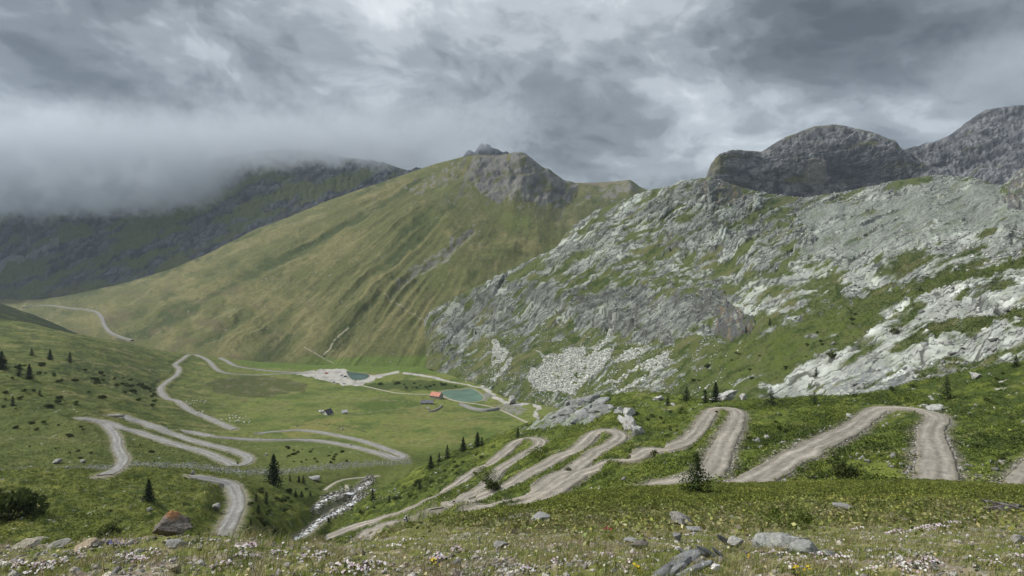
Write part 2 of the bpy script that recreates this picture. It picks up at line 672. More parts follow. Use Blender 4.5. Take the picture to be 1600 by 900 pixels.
# ------------------------------------------------------------------ the foreground knoll
def land_knoll():
    L = Landform([
        [(-150, 1040, 1.95), (1750, 1040, 1.95)],
        [(-150, 960, 2.5), (1750, 960, 2.5)],
        [(-150, 905, 3.15), (400, 905, 3.15), (900, 900, 3.4), (1750, 900, 3.5)],
        [(-150, 872, 4.1), (400, 868, 4.1), (600, 866, 4.6), (760, 855, 6.0), (900, 845, 7.5), (1200, 842, 7.5), (1450, 838, 7.5), (1750, 835, 7.5)],
        [(-150, 862, 4.7), (0, 860, 4.7), (200, 852, 4.7), (400, 850, 4.7), (540, 858, 5.2), (600, 850, 6.5), (680, 835, 10), (760, 822, 14), (900, 806, 17), (1200, 795, 17), (1450, 790, 17), (1750, 795, 17)],
        [(-150, 858, 5.3), (0, 855, 5.3), (100, 853, 5.3), (200, 845, 5.4), (300, 841, 5.5), (380, 840, 5.5), (450, 847, 5.6), (540, 854, 6.5), (580, 846, 9), (620, 832, 14),
         (660, 817, 20), (720, 805, 27), (800, 796, 33), (860, 782, 38), (900, 770, 40), (960, 764, 42), (1000, 761, 44), (1160, 757, 45), (1300, 753, 46), (1450, 752, 46), (1600, 760, 44), (1750, 766, 42)],
        [(-150, 885, 6.2), (0, 885, 6.2), (300, 875, 6.4), (540, 885, 8), (620, 862, 18), (720, 835, 33), (860, 808, 46), (1000, 785, 53), (1300, 778, 55), (1750, 790, 52)],
        [(-150, 1010, 8), (300, 1010, 8), (540, 1000, 11), (620, 930, 26), (720, 890, 45), (860, 870, 60), (1000, 850, 66), (1300, 840, 66), (1750, 850, 62)],
    ], -150, 1750, 1.25, 1.15, 25, 3)
    X, Y, P, Q = L.X, L.D, L.P, L.Q
    far = smooth(6, 22, Y + 3.5 * fbm(X * 0.5, Y * 0.4, 4, 291))
    dz = 0.05 * fbm(X * 1.1, Y * 1.1, 5, 3) + 0.035 * fbm(X * 4.5, Y * 4.5, 4, 5)
    dz += 0.012 * fbm(X * 22, Y * 22, 3, 8) * (1 - far)
    lump = fbm(X * 0.9, Y * 0.7, 4, 11)
    dz += far * (0.22 * fbm(X * 0.25, Y * 0.2, 3, 12) + 0.16 * lump + 0.08 * ridged(X * 2.4, Y * 1.9, 3, 14))
    L.raise_by(dz)
    g = fbm(X * 1.3, Y * 1.3, 5, 21) + 0.5 * fbm(X * 5, Y * 5, 3, 22)
    gr = smooth(-0.25, 0.25, g + 0.22)
    c = mixc(C(SOIL * 1.6, X.shape), (0.36, 0.33, 0.28), smooth(0.05, 0.5, fbm(X * 13, Y * 13, 4, 23)))
    c = mixc(c, (0.135, 0.145, 0.042), gr)
    c = mixc(c, (0.26, 0.225, 0.125), smooth(0.1, 0.5, fbm(X * 2.2, Y * 2.2, 4, 25)) * 0.8)
    h = mixc(C((0.090, 0.106, 0.020), X.shape), (0.045, 0.054, 0.012), smooth(-0.1, 0.35, -lump + 0.4 * fbm(X * 3, Y * 2, 3, 27)))
    h = mixc(h, (0.120, 0.130, 0.028), smooth(0.0, 0.5, fbm(X * 0.35, Y * 0.3, 4, 29)))
    h = mixc(h, (0.15, 0.135, 0.055), smooth(0.15, 0.5, fbm(X * 0.5 + 9, Y * 0.4, 4, 30)) * (1 - smooth(14, 26, Y)) * 0.9)
    c = c * (1 - far[..., None]) + h * far[..., None]
    # stony track and bare stones running down the heath
    tr = polydist(P + 6 * fbm(P / 9, Q / 9, 3, 33), Q + 3 * fbm(P / 9, Q / 9, 3, 34), [(705, 843), (745, 834), (790, 818), (845, 806)])
    c = mixc(c, (0.34, 0.32, 0.29), (1 - smooth(2, 6, tr)) * smooth(-0.2, 0.2, fbm(P / 5, Q / 4, 3, 35)))
    st = smooth(0.42, 0.55, fbm(X * 3.3, Y * 3.3, 3, 37)) * smooth(6, 9, Y) * (1 - smooth(16, 30, Y)) * smooth(0.0, 0.3, fbm(X * .3, Y * .3, 3, 38))
    L.col = mixc(c, (0.33, 0.31, 0.29), st)
    return L


# ------------------------------------------------------------------ the hillside carrying the hairpin track
def land_hillside():
    L = Landform([
        [(430, 900, 170), (500, 890, 165), (600, 870, 150), (700, 840, 115), (800, 835, 88), (900, 826, 68), (1000, 815, 57), (1200, 806, 51), (1400, 800, 49), (1600, 803, 47), (1760, 803, 44)],
        [(430, 870, 185), (500, 852, 190), (560, 838, 190), (633, 817, 188), (700, 792, 150), (760, 785, 130), (850, 775, 110), (1000, 757, 86), (1100, 748, 76), (1200, 747, 70), (1300, 742, 69), (1460, 737, 69), (1600, 742, 64), (1760, 738, 60)],
        [(430, 855, 215), (500, 834, 215), (560, 812, 215), (640, 782, 212), (720, 750, 202), (800, 735, 172), (900, 722, 142), (1000, 708, 122), (1100, 702, 106), (1140, 696, 101), (1200, 703, 97), (1300, 690, 99), (1460, 685, 96), (1600, 690, 90), (1760, 685, 84)],
        [(430, 850, 222), (500, 826, 225), (560, 800, 229), (640, 760, 241), (720, 718, 246), (780, 696, 238), (850, 686, 212), (900, 680, 195), (960, 668, 182), (1050, 662, 170), (1140, 648, 152), (1200, 652, 146), (1300, 648, 142), (1430, 640, 141), (1480, 642, 136), (1600, 635, 125), (1760, 625, 115)],
        [(430, 846, 228), (480, 828, 232), (520, 806, 236), (560, 784, 243), (600, 761, 256), (650, 736, 270), (690, 713, 277), (750, 691, 282), (800, 674, 287), (830, 660, 288), (870, 642, 282), (900, 629, 276), (950, 620, 266), (1000, 613, 250),
         (1050, 619, 225), (1100, 623, 207), (1150, 628, 195), (1200, 628, 186), (1300, 623, 179), (1350, 618, 176), (1430, 598, 177), (1500, 584, 168), (1600, 562, 152), (1760, 545, 140)],
        [(430, 880, 250), (600, 800, 282), (750, 730, 312), (870, 680, 315), (1000, 645, 285), (1200, 650, 215), (1350, 640, 205), (1500, 605, 195), (1760, 565, 160)],
        [(430, 960, 280), (600, 880, 320), (750, 800, 350), (870, 740, 350), (1000, 700, 320), (1200, 690, 250), (1350, 680, 240), (1500, 650, 230), (1760, 600, 190)],
    ], 430, 1760, 1.25, 1.25, 25, 3)
    X, Y, P, Q = L.X, L.D, L.P, L.Q
    lump = fbm(X / 5.0, Y / 7.0, 4, 51)
    small = ridged(X / 1.9, Y / 2.6, 3, 53)
    dz = 1.5 * fbm(X / 26, Y / 34, 3, 50) + 0.75 * lump + 0.55 * (small - 0.4)
    # outcrops
    qx = P + 7 * fbm(P / 14, Q / 12, 4, 57); qy = Q + 6 * fbm(P / 12, Q / 12, 4, 58)
    oc = inpoly(qx, qy, [(812, 672), (850, 652), (880, 633), (910, 622), (945, 630), (957, 645), (930, 657), (890, 664), (850, 672)])
    ow = inpoly(qx, qy, [(957, 642), (985, 638), (1000, 645), (995, 656), (1007, 668), (986, 684), (974, 668), (962, 656)])
    for poly in ([(1006, 622), (1035, 614), (1032, 624)], [(1040, 630), (1062, 626), (1055, 634)], [(1112, 620), (1160, 606), (1168, 616), (1130, 624)], [(1330, 610), (1420, 588), (1425, 604), (1360, 620)]):
        ow = np.maximum(ow, inpoly(qx, qy, poly))
    s = Q + 0.55 * P
    led = ((s + 4 * fbm(P / 20, Q / 20, 3, 60)) / 7.0) % 1.0
    oc = oc * 0.8
    ow = ow * 0.0
    dz += (oc + ow) * (0.6 + 0.9 * (0.5 - led) + 0.7 * fbm(X / 5, Y / 7, 3, 61))
    L.raise_by(dz)
    c = mixc(C(HEATH, X.shape), HEATH_L, smooth(0.0, 0.55, fbm(X / 17, Y / 26, 4, 63) + 0.45 * fbm(X / 3, Y / 4, 3, 64)))
    dk = smooth(-0.05, 0.30, -lump * 0.6 + 0.9 * fbm(X / 2.2, Y / 3.5, 3, 65) + 0.7 * fbm(X / 22, Y / 30, 3, 66) - 0.02 + 0.22 * smooth(1180, 1500, P))
    c = mixc(c, HEATH_D * 1.25, dk * 0.85)
    c = mixc(c, (0.145, 0.15, 0.05), smooth(0.35, 0.6, fbm(X / 9, Y / 12, 4, 67)) * 0.7)
    stn = smooth(0.50, 0.60, fbm(X / 2.5, Y / 3.5, 3, 70)) * smooth(0.0, 0.25, fbm(X / 30, Y / 40, 2, 71))
    c = mixc(c, (0.34, 0.33, 0.30), stn)
    n = fbm(s / 6, P / 20, 4, 73)
    rk = mixc(C(ROCK_L * 0.85, X.shape), ROCK, smooth(-0.2, 0.4, n))
    rk = mixc(rk, HEATH, smooth(0.15, 0.4, fbm(s / 5, P / 14, 3, 75)))
    c = mixc(c, rk, oc)
    rw = mixc(C((0.46, 0.46, 0.43), X.shape), ROCK, smooth(0.1, 0.5, n))
    L.col = mixc(c, rw, ow)
    return L


# ------------------------------------------------------------------ the valley: left slope, meadows and floor
def land_valley():
    L = Landform([
        [(-170, 960, 74), (0, 950, 76), (200, 940, 84), (350, 920, 108), (450, 900, 150), (550, 880, 190), (650, 820, 235), (750, 780, 280), (850, 740, 330), (950, 710, 400), (1120, 690, 400)],
        [(-170, 850, 104), (0, 850, 104), (200, 848, 110), (350, 840, 132), (450, 835, 180), (500, 830, 205), (560, 810, 225), (650, 775, 260), (750, 745, 305), (850, 720, 350), (950, 700, 420), (1120, 680, 420)],
        [(-170, 744, 178), (0, 741, 178), (60, 737, 182), (200, 736, 190), (270, 741, 196), (330, 748, 203), (370, 757, 203), (430, 765, 217), (500, 779, 236), (560, 768, 257), (640, 738, 300), (750, 722, 340), (850, 692, 400), (950, 672, 470), (1120, 655, 470)],
        [(-170, 752, 215), (0, 748, 220), (200, 744, 222), (300, 740, 232), (370, 742, 235), (430, 745, 240), (500, 755, 258), (560, 750, 275), (640, 727, 312), (750, 708, 360), (850, 682, 430), (950, 665, 500), (1120, 650, 500)],
        [(-170, 733, 252), (0, 731, 252), (200, 727, 252), (300, 727, 262), (400, 732, 265), (450, 732, 275), (550, 724, 295), (640, 714, 325), (750, 696, 385), (850, 672, 470), (950, 655, 540), (1120, 645, 540)],
        [(-170, 648, 335), (0, 652, 345), (120, 655, 365), (200, 672, 360), (300, 692, 345), (400, 690, 380), (500, 684, 425), (640, 680, 455), (750, 664, 530), (850, 646, 620), (950, 640, 640), (1120, 640, 640)],
        [(-170, 585, 395), (0, 590, 405), (100, 605, 430), (250, 640, 485), (330, 648, 560), (400, 643, 600), (500, 641, 640), (640, 636, 715), (750, 633, 765), (850, 626, 745), (950, 620, 740), (1120, 620, 740)],
        [(-170, 540, 480), (0, 550, 525), (100, 560, 570), (200, 585, 650), (250, 597, 745), (400, 601, 850), (550, 600, 895), (680, 607, 850), (750, 608, 850), (850, 604, 815), (950, 600, 800), (1120, 600, 800)],
        [(-170, 495, 700), (0, 508, 725), (100, 522, 765), (200, 541, 890), (260, 553, 985), (320, 561, 1005), (400, 574, 1015), (500, 581, 1020), (600, 582, 1020), (700, 584, 985), (800, 590, 900), (1120, 592, 900)],
        [(-170, 489, 765), (0, 499, 805), (50, 507, 830), (100, 519, 855), (150, 529, 900), (200, 537, 970), (250, 548, 1055), (300, 554, 1085), (400, 565, 1085), (500, 571, 1080), (600, 573, 1080), (700, 573, 1080), (1120, 575, 1000)],
        [(-170, 510, 900), (0, 520, 950), (100, 538, 1010), (200, 548, 1120), (300, 558, 1200), (400, 566, 1200), (700, 576, 1200), (1120, 580, 1150)],
    ], -170, 1120, 1.25, 1.25, 28, 2.5)
    X, Y, P, Q = L.X, L.D, L.P, L.Q
    knoll = 1 - smooth(205, 235, Y)
    lefts = (1 - smooth(230, 430, P - 0.30 * (Q - 560)))      # the scrubby left-hand slope
    dz = 1.0 * fbm(X / 40, Y / 60, 3, 81) + 0.35 * fbm(X / 9, Y / 14, 4, 82)
    dz += lefts * (1.3 * fbm(X / 18, Y / 34, 4, 83) + 0.8 * ridged(X / 6, Y / 11, 3, 84))
    dz += knoll * (0.8 * fbm(X / 11, Y / 15, 4, 85) + 0.45 * ridged(X / 2.6, Y / 4.4, 3, 86))
    flat = smooth(650, 800, Y) * smooth(330, 420, P)
    L.raise_by(dz * (1 - 0.75 * flat))
    big = fbm(X / 60, Y / 110, 4, 88)
    c = mixc(C(MEADOW, X.shape), (0.135, 0.14, 0.045), smooth(-0.1, 0.45, fbm(X / 30, Y / 60, 5, 89)))
    c = mixc(c, (0.068, 0.10, 0.020), smooth(-0.05, 0.4, big))
    c = mixc(c, MEADOW_D, smooth(0.05, 0.45, fbm(X / 8, Y / 18, 4, 91)) * 0.55)
    c = mixc(c, MEADOW_D * 1.1, smooth(0.32, 0.5, fbm(X / 3.5, Y / 8, 4, 251)) * 0.5)
    c = mixc(c, (0.17, 0.16, 0.06), smooth(0.3, 0.55, fbm(X / 5, Y / 12, 4, 252)) * 0.5)
    # scrubby left slope: heath streaks along the contour, tussocks
    sc = smooth(-0.15, 0.35, fbm(X / 15, Y / 26, 5, 93) + 0.5 * fbm(X / 4, Y / 8, 3, 94) + 0.08)
    cl = mixc(mixc(C((0.100, 0.116, 0.030), X.shape), (0.165, 0.155, 0.056), smooth(0.0, 0.4, fbm(X / 22, Y / 42, 4, 95))), HEATH_D * 1.35, sc * 0.75)
    c = c * (1 - lefts[..., None]) + cl * lefts[..., None]
    near = (1 - smooth(335, 420, Y)) * (1 - 0.6 * knoll)
    c = mixc(c, (0.078, 0.095, 0.024), near * 0.7)
    ck = mixc(C((0.078, 0.094, 0.017), X.shape), (0.125, 0.135, 0.03), smooth(-0.1, 0.4, fbm(X / 9, Y / 13, 4, 97) + 0.5 * fbm(X / 2.2, Y / 4, 3, 98)))
    ck = mixc(ck, HEATH_D * 1.3, smooth(0.05, 0.35, fbm(X / 3.2, Y / 5.5, 4, 99)) * 0.7)
    ck = mixc(ck, (0.2, 0.19, 0.16), smooth(0.50, 0.6, fbm(X / 1.8, Y / 3, 3, 100)) * 0.8)
    c = c * (1 - knoll[..., None]) + ck * knoll[..., None]
    wx = P + 10 * fbm(P / 22, Q / 10, 4, 101); wy = Q + 4 * fbm(P / 18, Q / 9, 4, 102)
    # peaty marsh, bright hay meadow, mown corner
    marsh = inpoly(wx, wy, [(318, 603), (345, 590), (400, 588), (455, 592), (480, 602), (470, 612), (400, 622), (345, 616)])
    c = mixc(c, mixc(C((0.058, 0.066, 0.020), X.shape), (0.10, 0.09, 0.05), smooth(0.1, .4, fbm(P / 14, Q / 6, 3, 103))), marsh * 0.85)
    bright = inpoly(wx, wy, [(360, 552), (480, 566), (700, 575), (690, 584), (520, 580), (380, 572)])
    c = mixc(c, (0.082, 0.125, 0.024), bright * 0.8)
    hay = inpoly(wx, wy, [(440, 672), (470, 662), (512, 652), (540, 655), (500, 676), (452, 684)])
    c = mixc(c, (0.165, 0.155, 0.05), hay * 0.7)
    warm = inpoly(wx, wy, [(560, 690), (620, 640), (700, 632), (770, 650), (760, 680), (660, 700)])
    c = mixc(c, (0.15, 0.145, 0.046), warm * 0.45 * smooth(-0.3, 0.3, fbm(P / 20, Q / 9, 4, 104)))
    scr = inpoly(wx, wy, [(572, 602), (625, 593), (690, 596), (730, 605), (700, 609), (640, 611), (585, 607)])
    scr = np.maximum(scr, inpoly(wx, wy, [(740, 597), (800, 596), (900, 612), (880, 640), (800, 622), (760, 604)]) * smooth(-0.1, 0.1, fbm(P / 9, Q / 5, 3, 105)))
    scr = np.maximum(scr, inpoly(wx, wy, [(120, 560), (205, 588), (255, 606), (262, 622), (215, 618), (150, 600), (60, 585)]) * smooth(-0.15, 0.1, fbm(P / 9, Q / 5, 3, 106)))
    c = mixc(c, HEATH_D * 1.2, scr * 0.75)
    for pl, wd, cc in (([(462, 665), (490, 661), (520, 664), (548, 667), (575, 676)], 0.9, (0.035, 0.045, 0.015)), ([(420, 607), (480, 618), (560, 622), (640, 628)], 0.5, (0.19, 0.175, 0.10)), ([(700, 660), (760, 650), (800, 652)], 0.6, (0.18, 0.165, 0.09)), ([(0, 690), (60, 684), (120, 690), (172, 690)], 0.7, (0.17, 0.155, 0.08)), ([(120, 565), (220, 577), (262, 580)], 0.7, (0.19, 0.17, 0.09)), ([(500, 640), (560, 646), (620, 640), (660, 634)], 0.5, (0.18, 0.165, 0.09))):
        ln = 1 - smooth(wd * 0.6, wd * 1.5, polydist(P, Q + 2.5 * fbm(P / 14, Q / 9, 3, 261), pl))
        c = mixc(c, cc, ln * 0.75 * smooth(-0.5, 0.0, fbm(P / 8, Q / 5, 2, 262)))
    c = c * (1 + 0.22 * fbm(P / 7, Q / 2.6, 4, 263) + 0.16 * fbm(X / 2.2, Y / 4.5, 3, 264))[..., None]
    # gravelly stream bed along the foot of the left slope
    gx = P + 5 * fbm(P / 12, Q / 5, 3, 107); gy = Q + 3 * fbm(P / 10, Q / 5, 3, 108)
    gd = polydist(gx, gy, [(-170, 741), (0, 738), (120, 736), (200, 730), (300, 731), (380, 738), (440, 738), (500, 731), (560, 725), (640, 722)])
    gm = 0.75 * (1 - smooth(1.5, 6.5, gd + 3 * fbm(P / 16, Q / 5, 3, 118))) * smooth(-0.1, 0.25, fbm(P / 3.2, Q / 1.5, 3, 109) + 0.12) * (Y > 198)
    c = mixc(c, mixc(C((0.13, 0.132, 0.125), X.shape), (0.24, 0.24, 0.23), smooth(0.1, 0.5, fbm(P / 2, Q / 1.3, 3, 110))), gm)
    gv = 1 - smooth(4, 9, polydist(gx, gy, [(505, 800), (540, 782), (560, 765), (575, 752)]) + 4 * fbm(P / 6, Q / 6, 3, 111))
    c = mixc(c, (0.15, 0.14, 0.115), gv * 0.6)
    # car park gravel by the pond and the bars of the stream beyond
    bar = inpoly(gx, gy, [(452, 583), (500, 578), (541, 577), (546, 588), (556, 595), (570, 600), (556, 604), (520, 598), (488, 589)])
    bar = np.maximum(bar, inpoly(gx, gy, [(556, 597), (572, 587), (592, 585), (602, 589), (588, 593), (572, 599)]))
    for pl, w in (([(590, 588), (612, 583), (622, 581)], 2.0), ([(630, 583), (655, 586), (680, 590), (700, 596)], 1.7), ([(700, 596), (730, 601), (750, 606)], 1.0),
                  ([(752, 604), (766, 612), (772, 620), (790, 629)], 3.0), ([(790, 629), (812, 632), (830, 629), (841, 636), (836, 648), (843, 656)], 2.4)):
        bar = np.maximum(bar, 1 - smooth(w * 0.6, w * 1.2, polydist(gx, Q, pl)))
    c = mixc(c, mixc(C((0.36, 0.345, 0.31), X.shape), (0.26, 0.25, 0.23), smooth(-0.2, 0.4, fbm(P / 9, Q / 4, 4, 112))), bar)
    rub = inpoly(gx, gy, [(775, 634), (800, 628), (826, 640), (810, 648), (786, 642)])
    rub = np.maximum(rub, inpoly(gx, gy, [(756, 613), (764, 612), (768, 622), (760, 626), (752, 624)]))
    c = mixc(c, (0.17, 0.165, 0.155), rub * smooth(-0.3, 0.1, fbm(P / 4, Q / 3, 3, 113)))
    # stones dotted over the slopes
    st = smooth(0.52, 0.62, fbm(X / 2.2, Y / 4.5, 3, 115)) * (Y < 420) * smooth(0.05, 0.3, fbm(X / 25, Y / 40, 2, 116))
    L.col = mixc(c, (0.36, 0.355, 0.33), st)
    return L


# ------------------------------------------------------------------ dark wooded spur at the left edge
def land_spur():
    L = Landform([
        [(-200, 560, 880), (0, 560, 880), (170, 580, 960)],
        [(-200, 495, 920), (0, 502, 930), (60, 512, 960), (110, 524, 1000), (170, 548, 1040)],
        [(-200, 462, 1080), (-50, 466, 1100), (0, 474, 1120), (40, 488, 1130), (80, 503, 1150), (110, 517, 1160), (135, 528, 1170), (170, 545, 1170)],
        [(-200, 500, 1300), (0, 510, 1320), (170, 570, 1320)],
    ], -200, 170, 1.5, 1.0, 20, 2)
    L.raise_by(2.0 * fbm(L.X / 20, L.D / 20, 4, 121))
    L.col = mixc(C((0.022, 0.032, 0.012), L.X.shape), (0.055, 0.07, 0.02), smooth(0.1, 0.5, fbm(L.X / 22, L.D / 30, 4, 122)))
    return L


# ------------------------------------------------------------------ the green mountain
def land_green():
    L = Landform([
        [(-200, 560, 1250), (0, 560, 1250), (150, 560, 1150), (300, 575, 1080), (500, 605, 1040), (700, 615, 1000), (900, 610, 900), (1080, 610, 900)],
        [(-200, 478, 2600), (0, 483, 2200), (80, 495, 1800), (150, 515, 1500), (200, 530, 1350), (300, 549, 1150), (400, 563, 1100), (500, 572, 1090), (600, 572, 1090), (700, 570, 1080), (900, 560, 1000), (1080, 560, 1000)],
        [(-200, 473, 2700), (0, 476, 2400), (100, 479, 2000), (200, 492, 1620), (300, 485, 1440), (400, 470, 1380), (500, 462, 1360), (600, 452, 1350), (700, 445, 1340), (800, 430, 1360), (900, 405, 1400), (1080, 390, 1450)],
        [(-200, 469, 2850), (0, 471, 2600), (100, 472, 2200), (200, 456, 1920), (300, 428, 1780), (400, 395, 1720), (500, 370, 1690), (600, 342, 1680), (700, 318, 1660), (800, 322, 1640), (880, 345, 1620), (920, 345, 1700), (1080, 345, 1800)],
        [(-200, 466, 3000), (0, 467, 2750), (60, 468, 2500), (100, 463, 2380), (200, 441, 2200), (270, 419, 2130), (330, 393, 2080), (400, 358, 2050), (450, 340, 2030), (500, 320, 2020), (560, 297, 2000), (600, 284, 1990), (630, 273, 1980), (680, 256, 1980), (720, 245, 1980), (745, 242, 1985),
         (780, 243, 2000), (800, 238, 2040), (815, 236, 2060), (823, 240, 2080), (835, 251, 2090), (850, 263, 2100), (858, 264, 2110), (870, 272, 2140), (880, 280, 2180), (900, 285, 2250), (940, 284, 2350), (965, 283, 2380), (985, 281, 2400), (1000, 292, 2400), (1020, 300, 2400), (1080, 320, 2400)],
        [(-200, 540, 3600), (100, 520, 2900), (400, 420, 2500), (600, 340, 2450), (745, 300, 2450), (850, 320, 2600), (1000, 350, 2900), (1080, 380, 2900)],
    ], -200, 1080, 1.25, 1.0, 30, 2.0)
    X, Y, P, Q = L.X, L.D, L.P, L.Q
    pxm = Y / F
    ang = np.arctan2(Q - 180, 850 - P); r = np.hypot(Q - 180, 850 - P)
    wa = ang + 0.014 * fbm(P / 60, Q / 60, 3, 131)
    ridgefade = 1 - 0.75 * smooth(3.4, 4.0, L.T)
    g1 = fbm(wa * 8, r / 420, 3, 132)
    g2 = ridged(wa * 15, r / 420, 2, 133)
    g3 = ridged(wa * 40, r / 160, 2, 134) * (1 - smooth(560, 700, P))
    amp = (0.35 + 0.65 * smooth(0.9, 1.6, L.T)) * ridgefade
    kf = smooth(560, 720, P)
    g1 = g1 * (1 - kf) + kf * fbm(P / 75 + Q / 110, Q / 90 - P / 160, 2, 157)
    dz = amp * pxm * ((15 - 5 * smooth(600, 760, P)) * g1 + (10 - 9 * smooth(600, 760, P)) * (g2 - 0.45) + (2.6 - 2.0 * smooth(600, 740, P)) * (g3 - 0.4) + 5 * fbm(P / 60 + Q / 80, Q / 60 - P / 120, 3, 158) * smooth(600, 760, P) + 1.6 * fbm(P / 10, Q / 7, 4, 135))
    wx = P + 12 * fbm(P / 28, Q / 22, 4, 136); wy = Q + 9 * fbm(P / 24, Q / 18, 4, 137)
    dz *= 0.36 + 0.5 * smooth(-0.35, 0.4, fbm(P / 100, Q / 70, 3, 281))
    crag = inpoly(wx, wy, [(738, 250), (790, 240), (822, 236), (850, 262), (905, 288), (890, 310), (850, 322), (800, 312), (775, 320), (752, 300), (730, 285)])
    dz += crag * pxm * (3.5 * (ridged(P / 26 + Q / 60, Q / 34 - P / 80, 4, 138) - 0.4) + 3.0 * fbm(P / 13, Q / 10, 4, 139)) * (1 - 0.6 * smooth(3.8, 4.0, L.T))
    gully = 1 - smooth(0, 9, polydist(P + 5 * fbm(P / 30, Q / 30, 3, 140), Q, [(740, 362), (690, 405), (640, 436), (610, 465), (590, 500)]))
    dz -= gully * pxm * 4
    L.raise_by(dz)
    c = mixc(C(ALP, X.shape), ALP_D, smooth(-0.05, 0.5, (0.55 - g2) * (1.3 - 1.0 * smooth(620, 760, P)) + 0.5 * fbm(P / 25, Q / 16, 4, 141)))
    dry = smooth(0.02, 0.5, (fbm(wa * 17, r / 110, 4, 142) + 0.5 * (g2 - 0.5)) * (1 - smooth(620, 760, P)) + fbm(P / 45, Q / 26, 4, 156) * smooth(620, 760, P) + 0.35 * fbm(P / 12, Q / 9, 3, 143) + 0.12 * smooth(450, 150, P))
    c = mixc(c, (0.155, 0.140, 0.062), dry * 0.65)
    c = mixc(c, (0.19, 0.172, 0.085), smooth(0.62, 0.95, g3 + 0.15 * fbm(P / 20, Q / 14, 3, 271)) * smooth(-0.1, 0.3, fbm(P / 50, Q / 40, 3, 272)) * 0.55)
    c = c * (1 + 0.20 * fbm(P / 6 + Q / 14, Q / 3.5, 4, 273) + 0.14 * fbm(P / 2.5, Q / 2, 2, 274))[..., None]
    c = mixc(c, (0.035, 0.046, 0.018), smooth(0.42, 0.6, fbm(P / 5, Q / 3, 4, 275)) * smooth(0.0, 0.3, fbm(P / 60, Q / 40, 2, 276)) * 0.7)
    c = mixc(c, (0.096, 0.116, 0.033), smooth(0.0, 0.5, fbm(P / 70, Q / 50, 3, 144)) * smooth(600, 760, P) * 0.7)
    c = mixc(c, (0.095, 0.075, 0.045), smooth(0.1, 0.45, fbm(P / 50, Q / 18, 4, 145)) * smooth(400, 470, Q) * (1 - smooth(350, 520, P)) * 0.5)
    c = mixc(c, (0.088, 0.13, 0.026), smooth(0.9, 1.15, 1.75 - (L.T - 1.0) * 4) * smooth(440, 520, P) * (1 - smooth(690, 720, P)) * 0.8)
    rk = np.clip(crag * smooth(-0.45, 0.0, fbm(P / 12 + Q / 30, Q / 10, 4, 221)) + smooth(0.28, 0.5, fbm(P / 16, Q / 10, 4, 146)) * smooth(2.9, 3.5, L.T) * smooth(560, 660, P) * 0.9, 0, 1)
    rk = np.clip(rk + 0.75 * smooth(0.0, 0.35, fbm(P / 9 + Q / 24, Q / 38, 4, 295)) * smooth(2.75, 3.3, L.T) * smooth(660, 740, P) * (1 - smooth(850, 930, P)), 0, 1)
    rc = mixc(C((0.150, 0.145, 0.132), X.shape), (0.07, 0.068, 0.066), smooth(-0.1, 0.4, fbm(P / 15 + Q / 50, Q / 22, 5, 147)))
    rc = mixc(rc, (0.08, 0.09, 0.03), smooth(0.15, 0.45, fbm(P / 24, Q / 20, 4, 148)) * 0.7)
    c = mixc(c, rc, rk)
    sc = inpoly(wx, wy, [(742, 352), (738, 366), (700, 402), (660, 430), (640, 440), (612, 462), (634, 432), (680, 398), (715, 368)])
    sc = np.maximum(sc, inpoly(wx, wy, [(640, 300), (690, 262), (715, 250), (720, 262), (690, 285), (655, 305)]) * smooth(-0.1, 0.1, fbm(P / 7, Q / 7, 3, 149)))
    sc = np.maximum(sc, inpoly(wx, wy, [(935, 318), (945, 300), (985, 283), (1000, 294), (965, 305)]))
    c = mixc(c, (0.168, 0.160, 0.148), sc * 0.75 * smooth(-0.3, 0.15, fbm(P / 6 + Q / 9, Q / 7, 4, 277)))
    c = mixc(c, (0.2, 0.165, 0.13), inpoly(wx, wy, [(900, 282), (960, 280), (985, 282), (940, 292)]) * 0.5)
    tr = 1 - smooth(0.5, 1.3, polydist(P + 2 * fbm(P / 9, Q / 9, 3, 150), Q, [(504, 556), (516, 545), (520, 535), (532, 525), (545, 513)]))
    tr = np.maximum(tr, 0.7 * (1 - smooth(0.5, 1.2, polydist(P + 2 * fbm(P / 9, Q / 9, 3, 151), Q, [(476, 544), (500, 557), (520, 566)]))))
    tr = np.maximum(tr, 0.6 * (1 - smooth(0.5, 1.2, polydist(P, Q + 2 * fbm(P / 9, Q / 9, 3, 152), [(600, 463), (640, 486), (690, 506)]))))
    c = mixc(c, (0.30, 0.27, 0.20), tr * smooth(-0.4, 0, fbm(P / 6, Q / 6, 2, 153)))
    st = smooth(0.50, 0.6, fbm(P / 4, Q / 3, 3, 154)) * smooth(0.1, 0.3, fbm(P / 40, Q / 30, 2, 155))
    L.col = mixc(c, (0.24, 0.235, 0.215), st * 0.8)
    return L


